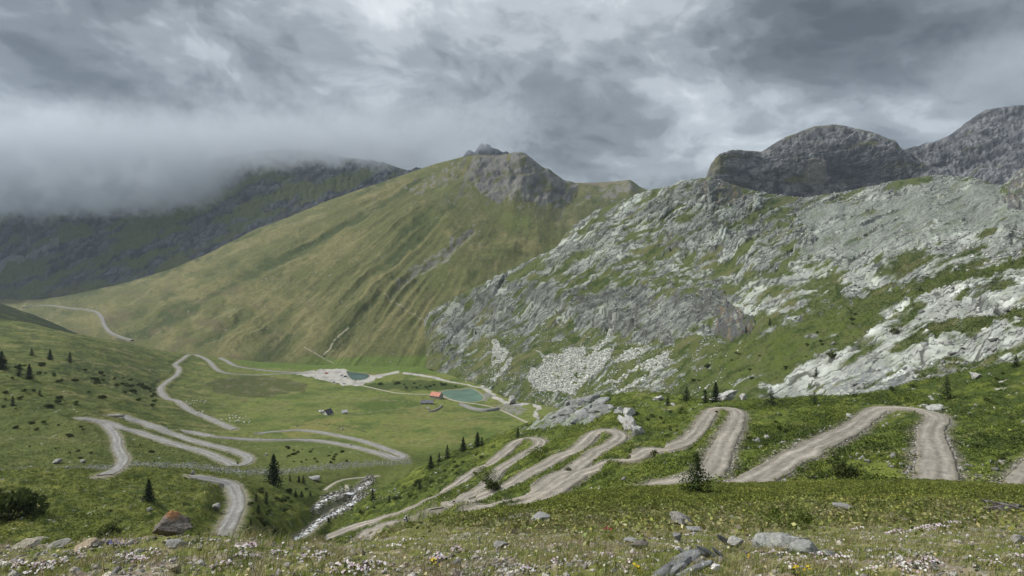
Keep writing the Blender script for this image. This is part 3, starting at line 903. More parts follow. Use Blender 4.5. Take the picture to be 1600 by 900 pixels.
# ------------------------------------------------------------------ the bare rocky slope on the right
def land_rock():
    L = Landform([
        [(640, 562, 1130), (700, 590, 950), (760, 612, 840), (850, 640, 700), (950, 660, 520), (1050, 660, 340), (1200, 662, 232), (1300, 655, 192), (1400, 645, 172), (1500, 622, 155), (1600, 602, 136), (1770, 592, 115)],
        [(640, 548, 1180), (690, 560, 1030), (760, 582, 890), (850, 600, 780), (950, 605, 650), (1050, 602, 500), (1200, 600, 330), (1300, 585, 265), (1400, 562, 225), (1500, 538, 203), (1600, 522, 182), (1770, 500, 150)],
        [(640, 500, 1240), (720, 505, 1120), (800, 512, 960), (900, 518, 840), (1000, 516, 720), (1100, 512, 600), (1200, 502, 470), (1300, 482, 400), (1400, 462, 350), (1500, 442, 320), (1600, 422, 295), (1770, 392, 250)],
        [(640, 495, 1260), (690, 480, 1180), (720, 464, 1140), (800, 440, 1060), (900, 440, 920), (1000, 432, 840), (1100, 420, 760), (1200, 406, 690), (1300, 390, 640), (1400, 374, 600), (1500, 360, 560), (1600, 345, 520), (1770, 322, 470)],
        [(640, 492, 1290), (665, 489, 1230), (680, 482, 1200), (720, 459, 1170), (760, 440, 1150), (800, 418, 1130), (850, 396, 1120), (872, 385, 1110), (880, 370, 1110), (895, 352, 1110), (930, 331, 1110), (970, 314, 1115), (1010, 298, 1120), (1030, 293, 1125), (1050, 290, 1130), (1060, 284, 1130), (1090, 280, 1150), (1110, 276, 1160),
         (1150, 290, 1180), (1200, 303, 1200), (1260, 308, 1230), (1300, 302, 1250), (1360, 290, 1260), (1450, 274, 1270), (1520, 276, 1240), (1560, 290, 1080), (1572, 285, 1030), (1582, 275, 1010), (1600, 262, 1000), (1650, 240, 980), (1770, 225, 950)],
        [(640, 560, 1400), (720, 530, 1350), (872, 440, 1300), (1010, 350, 1300), (1110, 330, 1350), (1260, 340, 1400), (1450, 310, 1450), (1600, 300, 1150), (1770, 260, 1100)],
    ], 640, 1770, 1.1, 1.15, 30, 2.0)
    X, Y, P, Q = L.X, L.D, L.P, L.Q
    pxm = Y / F
    ta = np.interp(L.px, [640, 800, 1000, 1200, 1400, 1770], [0.72, 0.66, 0.55, 0.46, 0.44, 0.42])
    A = np.cumsum(ta) * (L.px[1] - L.px[0])
    s = Q + A[None, :]
    s = s + 18 * fbm(P / 170, Q / 100, 2, 241) + 4 * fbm(P / 45, Q / 28, 3, 242)
    wx = P + 16 * fbm(P / 26, Q / 20, 5, 161); wy = Q + 11 * fbm(P / 22, Q / 16, 5, 162)
    bench = s / 58 + 0.8 * fbm(P / 170, Q / 60, 3, 243)
    bench = bench - np.floor(bench)
    riser = np.exp(-((bench - 0.72) / 0.20) ** 2)
    b = -0.10 + 0.42 * (riser - 0.45) + 0.25 * fbm(P / 60, Q / 36, 3, 244)

    def add(poly, v, k=1.0):
        nonlocal b
        m = inpoly(wx, wy, poly)
        b = b + v * m * k
        return m
    upper = add([(860, 392), (880, 360), (930, 325), (1010, 292), (1110, 268), (1200, 295), (1450, 270), (1620, 250), (1780, 230), (1780, 330), (1600, 348), (1500, 366), (1350, 392), (1250, 420), (1120, 410), (1030, 425), (900, 425), (830, 428)], 0.27)
    scree = add([(1240, 400), (1275, 372), (1240, 330), (1300, 318), (1380, 312), (1450, 290), (1520, 280), (1560, 292), (1575, 318), (1780, 300), (1780, 330), (1600, 350), (1500, 366), (1400, 382), (1330, 396)], 0.2)
    cliff = add([(855, 478), (900, 455), (960, 448), (1040, 452), (1100, 448), (1150, 462), (1172, 500), (1110, 522), (1040, 532), (960, 524), (900, 505)], 0.60)
    crag = add([(660, 494), (720, 460), (800, 436), (862, 436), (874, 480), (830, 520), (760, 534), (705, 562), (676, 548)], 0.42)
    low = add([(690, 590), (740, 535), (860, 505), (900, 520), (950, 515), (1040, 535), (1130, 522), (1190, 560), (1100, 640), (850, 640)], -0.20)
    L.low = low
    slab1 = add([(1150, 465), (1200, 436), (1300, 406), (1400, 377), (1600, 346), (1780, 320), (1780, 380), (1600, 398), (1480, 428), (1400, 440), (1300, 460), (1230, 488), (1165, 490)], 0.27)
    strip = add([(1000, 640), (1100, 562), (1200, 518), (1300, 480), (1360, 462), (1500, 424), (1600, 398), (1780, 375), (1780, 400), (1600, 412), (1500, 440), (1400, 478), (1372, 500), (1330, 535), (1250, 568), (1190, 600), (1100, 640)], -0.55)
    slab2 = add([(1185, 610), (1250, 575), (1330, 540), (1378, 502), (1370, 482), (1400, 468), (1480, 452), (1600, 412), (1780, 390), (1780, 540), (1600, 556), (1500, 560), (1440, 580), (1420, 610), (1330, 625), (1250, 630)], 0.44)
    add([(1432, 520), (1480, 500), (1560, 494), (1545, 512), (1460, 524)], -0.8)
    add([(1545, 500), (1620, 470), (1700, 470), (1700, 490), (1600, 512)], -0.55)
    add([(1470, 470), (1560, 440), (1600, 432), (1590, 444), (1500, 474)], -0.45)
    talus = np.zeros(P.shape)
    tx = P + 4 * fbm(P / 10, Q / 9, 3, 163); ty = Q + 4 * fbm(P / 10, Q / 9, 3, 164)
    for poly in ([(771, 532), (779, 534), (781, 545), (796, 549), (790, 562), (772, 572), (767, 566)],
                 [(837, 544), (850, 555), (870, 550), (865, 560), (890, 541), (909, 540), (915, 552), (905, 566), (925, 552), (960, 541), (953, 560), (935, 578), (908, 600), (897, 614), (850, 614), (826, 597), (830, 572), (840, 577), (850, 568)],
                 [(960, 566), (975, 548), (1007, 538), (1002, 552), (978, 566)],
                 [(1000, 580), (1016, 563), (1050, 544), (1046, 558), (1022, 576)]):
        talus = np.maximum(talus, inpoly(tx, ty, poly))
    for pl, w in (([(1040, 560), (1018, 582), (990, 600), (955, 622)], 3.2), ([(1004, 572), (970, 590), (945, 602)], 1.8), ([(800, 560), (785, 580), (770, 592)], 3.5), ([(956, 515), (948, 530), (930, 545)], 3.5)):
        talus = np.maximum(talus, 1 - smooth(w * 0.7, w, polydist(tx, ty, pl)))
    hole = smooth(0.30, 0.40, fbm(P / 7, Q / 4.5, 4, 165) + 0.5 * fbm(P / 40, Q / 30, 2, 237))
    talus *= (1 - hole)
    n1 = fbm(s / 16, P / 66, 4, 166)
    n2 = fbm(s / 5.5, P / 20, 4, 167)
    sl2 = np.clip(slab2 + 0.6 * slab1, 0, 1)
    rock = sig((n1 * 0.95 + (0.85 - 0.5 * sl2) * n2 + b) * 16)
    scr = scree * smooth(-0.35, 0.1, fbm(s / 9, P / 60, 4, 168) + 0.15)
    L.talus, L.scr, L.rockm = talus, scr, rock
    # ledges: saw-tooth steps across the bedding, broken along it
    w1 = s + 9 * fbm(P / 50, Q / 40, 4, 170)
    def saw(lam, seed, k):
        ph = w1 / lam + 0.9 * fbm(P / (lam * 5), s / (lam * 2.2), 3, seed)
        return (0.5 - (ph - np.floor(ph))) * smooth(-0.25, 0.35, fbm(P / (lam * 3), s / (lam * 1.5), 3, seed + 3)) * k
    led = 9.0 * (0.55 - bench) * (1 - 0.5 * sl2) + saw(34, 171, 4.0) + saw(15, 176, 2.4) + saw(6.5, 181, 0.9)
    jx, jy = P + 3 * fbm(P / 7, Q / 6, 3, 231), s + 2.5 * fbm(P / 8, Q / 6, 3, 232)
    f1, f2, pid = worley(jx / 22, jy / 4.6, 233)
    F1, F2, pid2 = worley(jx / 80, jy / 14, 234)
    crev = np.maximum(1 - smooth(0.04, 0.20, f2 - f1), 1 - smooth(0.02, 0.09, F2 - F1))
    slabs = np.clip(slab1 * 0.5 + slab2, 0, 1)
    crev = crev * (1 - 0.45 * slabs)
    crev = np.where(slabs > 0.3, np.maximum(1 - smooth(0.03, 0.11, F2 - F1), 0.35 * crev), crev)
    body = np.clip(rock + cliff * 0.4 + crag * 0.3, 0, 1) * (1 - 0.85 * scr) * (1 - talus)
    fade = 1 - 0.7 * smooth(3.5, 4.0, L.T)
    dz = pxm * (body * (led + 1.3 * n2 + 0.9 * (pid - 0.5) * (1 - 0.5 * slabs) + 1.2 * (pid2 - 0.5) - 1.0 * crev) + 7 * fbm(P / 55, Q / 40, 4, 186) + 1.3 * fbm(P / 9, Q / 6, 4, 187) * (1 - 0.7 * scr))
    dz += pxm * cliff * (4 * (ridged(P / 14, s / 40, 3, 188) - 0.45))
    cr = inpoly(wx, wy, [(1116, 522), (1122, 492), (1133, 474), (1146, 484), (1182, 506), (1165, 528), (1140, 538)])
    dz += pxm * cr * (5 * smooth(540, 480, Q) + 5 * (ridged(P / 9, Q / 11, 4, 189) - 0.3) + 2 * fbm(P / 4, Q / 4, 3, 240))
    knob = inpoly(wx, wy, [(1280, 622), (1300, 590), (1330, 575), (1420, 570), (1428, 600), (1400, 618)])
    dz += pxm * knob * 1.8 * (ridged(P / 9, Q / 9, 3, 190) - 0.3)
    crack = 1 - smooth(0, 3.5, polydist(P + 2 * fbm(P / 8, Q / 8, 3, 191), Q, [(792, 424), (778, 452), (750, 482), (720, 506), (702, 530), (690, 550)]))
    dz -= pxm * crack * 7
    outc = inpoly(wx, wy, [(1566, 326), (1572, 290), (1585, 266), (1780, 215), (1780, 330), (1620, 332)])
    dz += pxm * outc * (6 * (ridged(P / 16, Q / 22, 3, 192) - 0.4) + 2 * fbm(P / 5, Q / 5, 3, 193))
    dark1 = inpoly(wx, wy, [(1085, 318), (1092, 285), (1125, 280), (1165, 292), (1160, 318), (1110, 322)])
    dz += pxm * dark1 * 4 * (ridged(P / 12, Q / 16, 3, 194) - 0.4)
    L.raise_by(dz * fade - 70 * (1 - smooth(642, 672, P)))
    # colour
    dark = smooth(0.0, 0.5, fbm(s / 10, P / 30, 4, 195) + 0.35 * cliff + 0.15 * crag - 0.25 * (slab1 + slab2))
    rc = mixc(C(ROCK_L, P.shape), ROCK, np.clip(0.25 + 0.75 * dark, 0, 1) * (1 - 0.45 * (slab1 + slab2)))
    rc = mixc(rc, (0.37, 0.38, 0.355), slabs * smooth(-0.3, 0.3, n1) * 0.65)
    rc = mixc(rc, (0.24, 0.262, 0.205), smooth(0.05, 0.5, fbm(P / 40, Q / 25, 4, 196)) * 0.6)
    rc = mixc(rc, ROCK * 0.8, (0.65 * cliff + 0.30 * crag) * smooth(-0.4, 0.2, n1 + 0.5 * n2))
    rc = mixc(rc, ROCK * 0.85, riser * 0.45 * (1 - slabs))
    rc = mixc(rc, ROCK_D, smooth(0.22, 0.5, fbm(s / 4, P / 18, 4, 197) + 0.18 * cliff) * 0.7)
    rc = rc * (1 + 0.45 * (pid - 0.5) + 0.25 * (pid2 - 0.5))[..., None]
    rc = rc * (0.78 + 0.5 * smooth(-0.4, 0.5, fbm(P / 60, Q / 34, 3, 236)))[..., None]
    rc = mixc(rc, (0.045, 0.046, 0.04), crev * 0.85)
    gc = mixc(C((0.070, 0.084, 0.026), P.shape), HEATH_D * 1.2, smooth(-0.1, 0.4, fbm(s / 10, P / 24, 4, 198) + 0.5 * fbm(P / 5, Q / 4, 3, 199)))
    gc = mixc(gc, (0.115, 0.112, 0.048), smooth(0.1, 0.5, fbm(s / 14, P / 60, 4, 200)) * 0.7 * (1 - 0.7 * strip))
    gc = mixc(gc, (0.07, 0.095, 0.018), strip * smooth(-0.2, 0.4, fbm(s / 12, P / 40, 4, 201)) * 0.7)
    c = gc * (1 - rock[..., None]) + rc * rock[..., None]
    sc = mixc(C(SCREE * 0.88, P.shape), SCREE * 0.62, smooth(-0.1, 0.4, fbm(s / 6, P / 30, 4, 202)))
    c = mixc(c, sc * (1 + 0.3 * fbm(P / 3, Q / 2, 3, 238))[..., None], scr * 0.72)
    tc = mixc(C((0.40, 0.415, 0.375), P.shape), (0.29, 0.30, 0.27), smooth(-0.3, 0.4, fbm(P / 3, Q / 2.2, 4, 203)))
    c = mixc(c, tc, talus)
    c = mixc(c, mixc(C(ROCK_D * 1.15, P.shape), BROWN, smooth(0.05, 0.35, fbm(P / 9, Q / 13, 3, 204))), np.clip(cr + outc + 0.9 * dark1, 0, 1) * smooth(-0.45, 0.05, fbm(P / 8, Q / 8, 4, 239)) * 0.85)
    c = mixc(c, (0.16, 0.168, 0.18), knob * 0.6 * smooth(-0.2, 0.2, fbm(P / 8, Q / 6, 3, 205)))
    c = mixc(c, ROCK_D, crack * 0.6)
    foot = smooth(700, 672, P) * smooth(500, 530, Q)
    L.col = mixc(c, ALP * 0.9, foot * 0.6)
    return L


# ------------------------------------------------------------------ far peaks
def rocky_peak(lines, px0, px1, seed, slope, base, dark, green, gbias, amp=1.0, step=1.3, ridge_row=None):
    L = Landform(lines, px0, px1, step, 1.0, 25, 1.5)
    P, Q, Y = L.P, L.Q, L.D
    pxm = Y / F
    s = Q + slope * P
    w1 = s + 8 * fbm(P / 40, Q / 30, 4, seed)
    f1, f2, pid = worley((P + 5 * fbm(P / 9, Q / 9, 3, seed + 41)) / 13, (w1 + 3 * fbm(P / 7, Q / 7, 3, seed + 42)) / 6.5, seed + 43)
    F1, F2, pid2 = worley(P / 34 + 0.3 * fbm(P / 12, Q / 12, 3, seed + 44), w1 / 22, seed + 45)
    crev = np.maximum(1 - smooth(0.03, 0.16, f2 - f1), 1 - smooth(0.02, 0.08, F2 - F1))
    led = 0
    for lam, k, sd in ((26, 6.0, 1), (11, 3.0, 5), (5, 1.3, 9)):
        ph = w1 / lam + 0.8 * fbm(P / (lam * 4), s / (lam * 2), 3, seed + sd)
        led = led + (0.5 - ph % 1.0) * k * smooth(-0.3, 0.3, fbm(P / (lam * 3), s / lam, 3, seed + sd + 2))
    cr = ridged(P / 22, Q / 34, 4, seed + 20) - 0.45
    rr = ridge_row if ridge_row is not None else len(lines) - 2
    fade = 1 - 0.7 * np.exp(-((L.T - rr) / 0.22) ** 2)
    L.raise_by(pxm * amp * fade * (1.3 * led + 4.5 * cr + 1.6 * fbm(P / 8, Q / 8, 4, seed + 22) - 1.0 * crev + 0.8 * (pid - 0.5) + 2 * (pid2 - 0.5)))
    c = mixc(C(base, P.shape), dark, smooth(-0.15, 0.4, fbm(s / 10, P / 26, 5, seed + 24) + 0.25 * (cr < 0)))
    c = c * (1 + 0.5 * (pid - 0.5) + 0.35 * (pid2 - 0.5))[..., None]
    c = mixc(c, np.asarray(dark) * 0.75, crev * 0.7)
    g = smooth(0.0, 0.3, fbm(w1 / 20, P / 90, 5, seed + 26) + gbias)
    L.g = g
    L.s = s
    L.col = mixc(c, green, g)
    return L


def land_dome():
    L = rocky_peak([
        [(1060, 335, 1150), (1110, 325, 1150), (1200, 345, 1210), (1300, 335, 1260), (1400, 325, 1280), (1530, 305, 1300)],
        [(1060, 305, 1200), (1105, 293, 1200), (1200, 305, 1250), (1300, 307, 1300), (1400, 292, 1330), (1450, 278, 1340), (1530, 290, 1340)],
        [(1060, 300, 1225), (1100, 290, 1225), (1108, 276, 1225), (1125, 258, 1230), (1200, 262, 1285), (1300, 246, 1335), (1400, 252, 1370), (1450, 270, 1360), (1530, 290, 1360)],
        [(1060, 305, 1245), (1098, 290, 1245), (1103, 277, 1245), (1110, 257, 1248), (1125, 240, 1260), (1150, 234, 1285), (1190, 237, 1340), (1210, 224, 1370), (1230, 213, 1400), (1270, 198, 1450), (1300, 194, 1480), (1320, 196, 1480), (1340, 202, 1480), (1360, 206, 1470), (1380, 213, 1460), (1400, 221, 1440), (1408, 232, 1430), (1430, 245, 1420), (1452, 262, 1400), (1480, 285, 1390), (1530, 300, 1390)],
        [(1060, 340, 1400), (1150, 290, 1450), (1300, 250, 1650), (1450, 300, 1550), (1530, 330, 1500)],
    ], 1060, 1530, 301, 0.12, np.array((0.17, 0.172, 0.172)), np.array((0.082, 0.084, 0.09)), np.array((0.115, 0.115, 0.07)), -0.2, 0.85)
    P, Q = L.P, L.Q
    wx = P + 10 * fbm(P / 22, Q / 16, 4, 330); wy = Q + 7 * fbm(P / 20, Q / 14, 4, 331)
    face = inpoly(wx, wy, [(1270, 240), (1330, 222), (1400, 235), (1440, 258), (1430, 282), (1370, 292), (1300, 285), (1282, 262)])
    L.col = mixc(L.col, (0.058, 0.060, 0.068), face * 0.6)
    L.col = mixc(L.col, (0.19, 0.17, 0.145), inpoly(wx, wy, [(1262, 250), (1288, 248), (1292, 285), (1255, 290)]) * 0.6)
    top = smooth(2.6, 2.95, L.T) * smooth(-0.2, 0.2, fbm(P / 20, Q / 8, 3, 332))
    L.col = mixc(L.col, (0.15, 0.145, 0.11), top * 0.6)
    return L


def land_right_peak():
    L = rocky_peak([
        [(1380, 305, 1640), (1450, 295, 1640), (1520, 295, 1640), (1600, 290, 1640), (1780, 275, 1600)],
        [(1380, 275, 1760), (1450, 265, 1760), (1520, 258, 1800), (1600, 250, 1800), (1780, 235, 1750)],
        [(1380, 250, 1880), (1415, 233, 1940), (1440, 226, 1980), (1460, 222, 2000), (1480, 214, 2030), (1495, 203, 2060), (1510, 190, 2080), (1525, 181, 2100), (1540, 172, 2120), (1570, 167, 2130), (1600, 164, 2130), (1680, 150, 2130), (1780, 160, 2080)],
        [(1380, 300, 2200), (1540, 230, 2500), (1780, 210, 2500)],
    ], 1380, 1780, 351, 0.42, np.array((0.15, 0.152, 0.155)), np.array((0.06, 0.062, 0.068)), np.array((0.085, 0.092, 0.05)), -0.28, 1.0)
    return L


def land_left_mountain():
    L = rocky_peak([
        [(-220, 500, 2950), (0, 495, 2750), (100, 490, 2600), (200, 470, 2450), (300, 440, 2380), (400, 390, 2350), (500, 350, 2400), (640, 300, 2500), (740, 280, 2600)],
        [(-220, 440, 3150), (0, 442, 2950), (100, 432, 2850), (200, 412, 2750), (300, 382, 2680), (400, 348, 2640), (500, 316, 2660), (640, 286, 2720), (740, 272, 2800)],
        [(-220, 375, 3350), (0, 368, 3200), (100, 360, 3080), (200, 352, 3000), (300, 335, 2920), (400, 296, 2860), (500, 278, 2880), (640, 272, 2880), (740, 268, 2900)],
        [(-220, 285, 3700), (0, 272, 3620), (200, 262, 3520), (320, 250, 3400), (400, 238, 3250), (440, 233, 3200), (500, 236, 3180), (540, 246, 3150), (580, 250, 3120), (610, 258, 3100), (640, 267, 3080), (740, 285, 3080)],
        [(-220, 330, 4200), (200, 310, 4100), (440, 290, 3800), (740, 330, 3600)],
    ], -220, 740, 401, 0.42, np.array((0.10, 0.103, 0.112)), np.array((0.042, 0.045, 0.053)), np.array((0.095, 0.105, 0.045)), 0.10, 1.2)
    P, Q = L.P, L.Q
    wx = P + 14 * fbm(P / 30, Q / 20, 4, 430); wy = Q + 7 * fbm(P / 24, Q / 14, 4, 431)
    scr = inpoly(wx, wy, [(-40, 425), (40, 398), (95, 372), (88, 384), (40, 408), (-40, 440)])
    L.col = mixc(L.col, (0.19, 0.19, 0.19), scr * 0.7)
    hi = smooth(2.0, 2.4, L.T) * smooth(330, 380, P)
    L.col = mixc(L.col, (0.045, 0.048, 0.05), hi * 0.5)
    gr = smooth(1.0, 0.6, L.T) * smooth(-0.2, 0.2, fbm(L.s / 14, P / 60, 4, 433))
    L.col = mixc(L.col, (0.095, 0.092, 0.04), gr * 0.8)
    return L


def land_spires():
    return rocky_peak([
        [(690, 290, 3300), (870, 300, 3300)],
        [(690, 262, 3400), (722, 247, 3400), (727, 239, 3400), (732, 233, 3400), (737, 236, 3400), (742, 239, 3400), (746, 231, 3400), (750, 224, 3400), (753, 221, 3400), (756, 227, 3400), (760, 224, 3400), (765, 226, 3400), (770, 232, 3400), (778, 233, 3400), (786, 238, 3400), (792, 236, 3400), (800, 243, 3400), (830, 258, 3400), (870, 280, 3400)],
        [(690, 290, 3700), (870, 300, 3700)],
    ], 690, 870, 451, 0.1, np.array((0.06, 0.062, 0.07)), np.array((0.035, 0.037, 0.044)), np.array((0.05, 0.055, 0.03)), -0.5, 0.4, 1.0, 1)


knoll = land_knoll()
hillside = land_hillside()
valley = land_valley()
spur = land_spur()
green = land_green()
rock = land_rock()
dome = land_dome()
rpeak = land_right_peak()
lmount = land_left_mountain()
spires = land_spires()

# ------------------------------------------------------------------ roads, paths, water
def road_mat(name, scale, contrast=0.4):
    return earth_mat(name, scale, 0.5, 0.06, 0.95, contrast)


def track_col(light, dark, verge):
    light, dark, verge = np.array(light), np.array(dark), np.array(verge)

    def f(u, ar, n):
        rut = math.exp(-((abs(u) - 0.42) / 0.2) ** 2)
        rw_ = np.clip(rut * (0.75 + 0.9 * fbm(ar / 18.0, ar * 0 + (5 if u > 0 else 1), 3, 78)), 0, 1)[:, None]
        c = dark[None, :] * (1 - rw_) + light[None, :] * rw_
        edge = smooth(0.55, 1.0, abs(u) + 0.22 * fbm(ar / 4.0, ar * 0 + (7 if u > 0 else 3), 4, 77))[:, None]
        c = c * (1 - edge) + verge * edge
        k = 1 + 0.45 * fbm(ar / 13.0, ar * 0 + u * 3.5, 5, 71) + 0.22 * fbm(ar / 2.5, ar * 0 + u * 5, 2, 72)
        c = c * k[:, None]
        return c
    return f


NEARC = track_col((0.325, 0.298, 0.252), (0.215, 0.195, 0.163), (0.20, 0.182, 0.14))
MIDC = track_col((0.255, 0.25, 0.236), (0.185, 0.181, 0.170), (0.15, 0.145, 0.11))
PATHC = track_col((0.33, 0.31, 0.25), (0.29, 0.27, 0.22), (0.22, 0.21, 0.14))
rm_near = road_mat('gravel_track', 3.0, 0.55)
rm_mid = road_mat('gravel_road', 1.2, 0.35)


def road(name, land, pts, width, colf, mat, spacing=1.2, lift=0.12, sm=2.5, label=None, nc=11, blend=1.2, wvar=0.16, sag=0.0):
    p = trace(land, pts, spacing, sm)
    o = ribbon(name, p, width, mat, land, lift, nc, len(pts), wvar, True, sag, blend, colf)
    tag(o, label, None, None, 'structure')
    return p


R_A = [(1466, 775), (1465, 752), (1464, 735), (1461, 710), (1456, 688), (1455, 670), (1466, 657), (1462, 648), (1440, 642), (1415, 638), (1390, 637), (1370, 641), (1350, 655), (1320, 675), (1280, 694), (1240, 715), (1200, 739), (1168, 757), (1140, 775)]
R_B = [(1000, 772), (1030, 762), (1065, 752), (1100, 742), (1118, 728), (1126, 705), (1138, 682), (1149, 660), (1153, 645), (1142, 638), (1122, 638), (1108, 648), (1096, 666), (1075, 687), (1040, 701), (1000, 710), (973, 718), (934, 731), (898, 746), (876, 760), (857, 772), (832, 784), (800, 800)]
R_C = [(734, 797), (773, 789), (807, 779), (834, 767), (868, 747), (904, 728), (934, 706), (957, 693), (969, 683), (964, 675), (950, 671), (936, 674), (923, 683), (904, 700), (862, 721), (820, 744), (784, 764), (745, 778), (722, 786)]
R_D = [(700, 787), (737, 773), (752, 764), (769, 749), (779, 736), (795, 725), (820, 710), (837, 700), (846, 691), (838, 685), (822, 685), (807, 692), (790, 705), (765, 725), (745, 736), (723, 750), (682, 775), (640, 794), (615, 804), (584, 814), (550, 825), (514, 839), (484, 852), (455, 866)]
R_E = [(545, 862), (560, 848), (578, 834), (600, 824), (625, 815), (650, 806), (672, 797), (690, 790)]
road('track', hillside, R_A, 4.2, NEARC, rm_near, 0.8, label='widest gravel hairpin on the right of the hillside', nc=21)
road('track', hillside, R_B, 4.0, NEARC, rm_near, 0.9, label='gravel hairpin second from the right', nc=13)
road('track', hillside, R_C, 4.3, NEARC, rm_near, 0.9, label='gravel hairpin above the white outcrop', nc=13, blend=0.7)
road('track', hillside, R_D, 4.2, NEARC, rm_near, 1.0, label='lowest gravel hairpin running down to the stream', nc=13, blend=0.6)
road('track', hillside, R_E, 6.0, NEARC, rm_near, 1.0, label='broad dusty bend of the track near the motorcycle', nc=13, blend=0.35)
road('track', hillside, [(1588, 790), (1592, 772), (1597, 756), (1607, 741), (1622, 727), (1645, 714), (1670, 706)], 3.2, NEARC, rm_near, 0.8, label='short piece of gravel track at the right edge')
road('road', valley, [(160, 742), (180, 734), (189, 726), (193, 717), (184, 700), (182, 684), (170, 668), (150, 657), (128, 653)], 4.8, MIDC, rm_mid, label='grey road bending down to the gravel bed')
road('road', valley, [(116, 652), (140, 655), (167, 660), (190, 668), (233, 681), (283, 697), (318, 706), (345, 717), (366, 726), (384, 724), (388, 715), (370, 706), (340, 698), (300, 688), (262, 675), (225, 662), (195, 651), (165, 647)],
     5.0, MIDC, rm_mid, 1.3, label='long narrow road loop on the left slope')
road('road', valley, [(175, 647), (205, 655), (250, 668), (300, 676), (350, 684), (400, 687), (480, 688), (520, 692), (560, 700), (596, 709), (620, 716), (632, 714), (615, 706), (570, 690), (530, 681), (490, 674), (450, 673), (400, 677)],
     5.0, MIDC, rm_mid, 1.5, label='road loop reaching the foot of the meadow')
road('road', valley, [(368, 671), (345, 662), (320, 651), (300, 643), (285, 632), (277, 627), (262, 623), (253, 615), (251, 606), (263, 595), (276, 586), (280, 576), (273, 570), (284, 562), (296, 554), (310, 556), (325, 563), (340, 578), (360, 584), (400, 586), (440, 584), (480, 583)],
     6.0, MIDC, rm_mid, 2.5, 0.2, label='road winding up the far meadow to the car park')
road('road', valley, [(343, 559), (352, 563), (370, 572), (400, 577), (440, 581), (470, 582)], 6.5, MIDC, rm_mid, 3.0, 0.2, label='pale gravel river bar beside the far meadow')
road('path', valley, [(560, 601), (590, 608), (620, 614), (650, 616), (676, 616)], 3.0, PATHC, rm_mid, 2.0, 0.15, label='pale footpath from the car park to the red roof')
road('path', valley, [(690, 617), (700, 623), (720, 628), (750, 632), (775, 638), (790, 644), (815, 656), (832, 664)], 2.6, PATHC, rm_mid, 1.5, 0.15, label='footpath along the lake embankment')
road('road', valley, [(292, 742), (320, 747), (345, 752), (362, 760), (370, 773), (371, 788), (364, 806), (355, 824), (345, 842)], 4.6, MIDC, rm_mid, 0.9, label='grey road curving down past the tall spruce', nc=13)
road('road', green, [(34, 482), (55, 478), (80, 478), (110, 482), (145, 486), (158, 495), (163, 508), (172, 520), (190, 528), (208, 533)], 8.0, MIDC, rm_mid, 6.0, 2.5, label='distant road at the foot of the far slope', blend=0.4)


def water_mat(name, col, rough=0.12, foam=False):
    m = bpy.data.materials.new(name)
    m.use_nodes = True
    b = NB(m.node_tree)
    pos = b.n('ShaderNodeNewGeometry').outputs['Position']
    bs = b.n('ShaderNodeBsdfPrincipled')
    if foam:
        n1 = b.noise(pos, 0.55, 6, 0.7, 0.8)
        b.put(bs.inputs['Base Color'], b.ramp(n1, [(0.40, (0.06, 0.065, 0.06)), (0.46, (0.24, 0.245, 0.235)), (0.52, (0.68, 0.70, 0.71)), (0.7, (0.85, 0.86, 0.87))]))
        bs.inputs['Roughness'].default_value = 0.5
    else:
        n1 = b.noise(pos, 0.035, 4, 0.55, 0.6)
        b.put(bs.inputs['Base Color'], b.ramp(n1, [(0.35, tuple(c * 0.8 for c in col)), (0.65, tuple(min(1, c * 1.25) for c in col))]))
        bs.inputs['Roughness'].default_value = rough
        bs.inputs['IOR'].default_value = 1.33
        n2 = b.noise(pos, 1.2, 3, 0.6)
        bp = b.n('ShaderNodeBump')
        bp.inputs['Strength'].default_value = 0.08
        bp.inputs['Distance'].default_value = 0.1
        b.put(bp.inputs['Height'], n2)
        b.t.links.new(bp.outputs[0], bs.inputs['Normal'])
    out = b.n('ShaderNodeOutputMaterial')
    b.t.links.new(bs.outputs[0], out.inputs[0])
    return m


def pond(name, poly, ref, mat, label, margin=10.0):
    z0 = valley.pick(*ref)[2]
    q = catmull(poly + [poly[0]], 6)[:-1]
    d = z0 * F / (HOR - q[:, 1])
    x = (q[:, 0] - 800) / F * d
    pts = np.stack([x, d], -1)
    ins = inpoly(valley.X, valley.D, pts)
    near = polydist(valley.X, valley.D, list(map(tuple, pts)) + [tuple(pts[0])])
    w = np.where(ins > 0, 1.0, 1 - smooth(0, margin, near))
    tgt = np.where(ins > 0, z0 - 0.7 * smooth(0, 3, near), z0 + 0.10 + 0.05 * near)
    valley.Z = valley.Z * (1 - w) + tgt * w
    rim = np.where(ins > 0, 0, 1 - smooth(1.0, 4.5, near))
    valley.col = mixc(valley.col, (0.24, 0.225, 0.18), rim * 0.7)
    valley.col = mixc(valley.col, (0.12, 0.11, 0.08), ins)
    # triangulated fan-free sheet: one n-gon
    o = mesh_obj(name, np.column_stack([pts, np.full(len(pts), z0)]), [tuple(range(len(pts)))], mat)
    tag(o, label, None, None, 'structure')
    return o


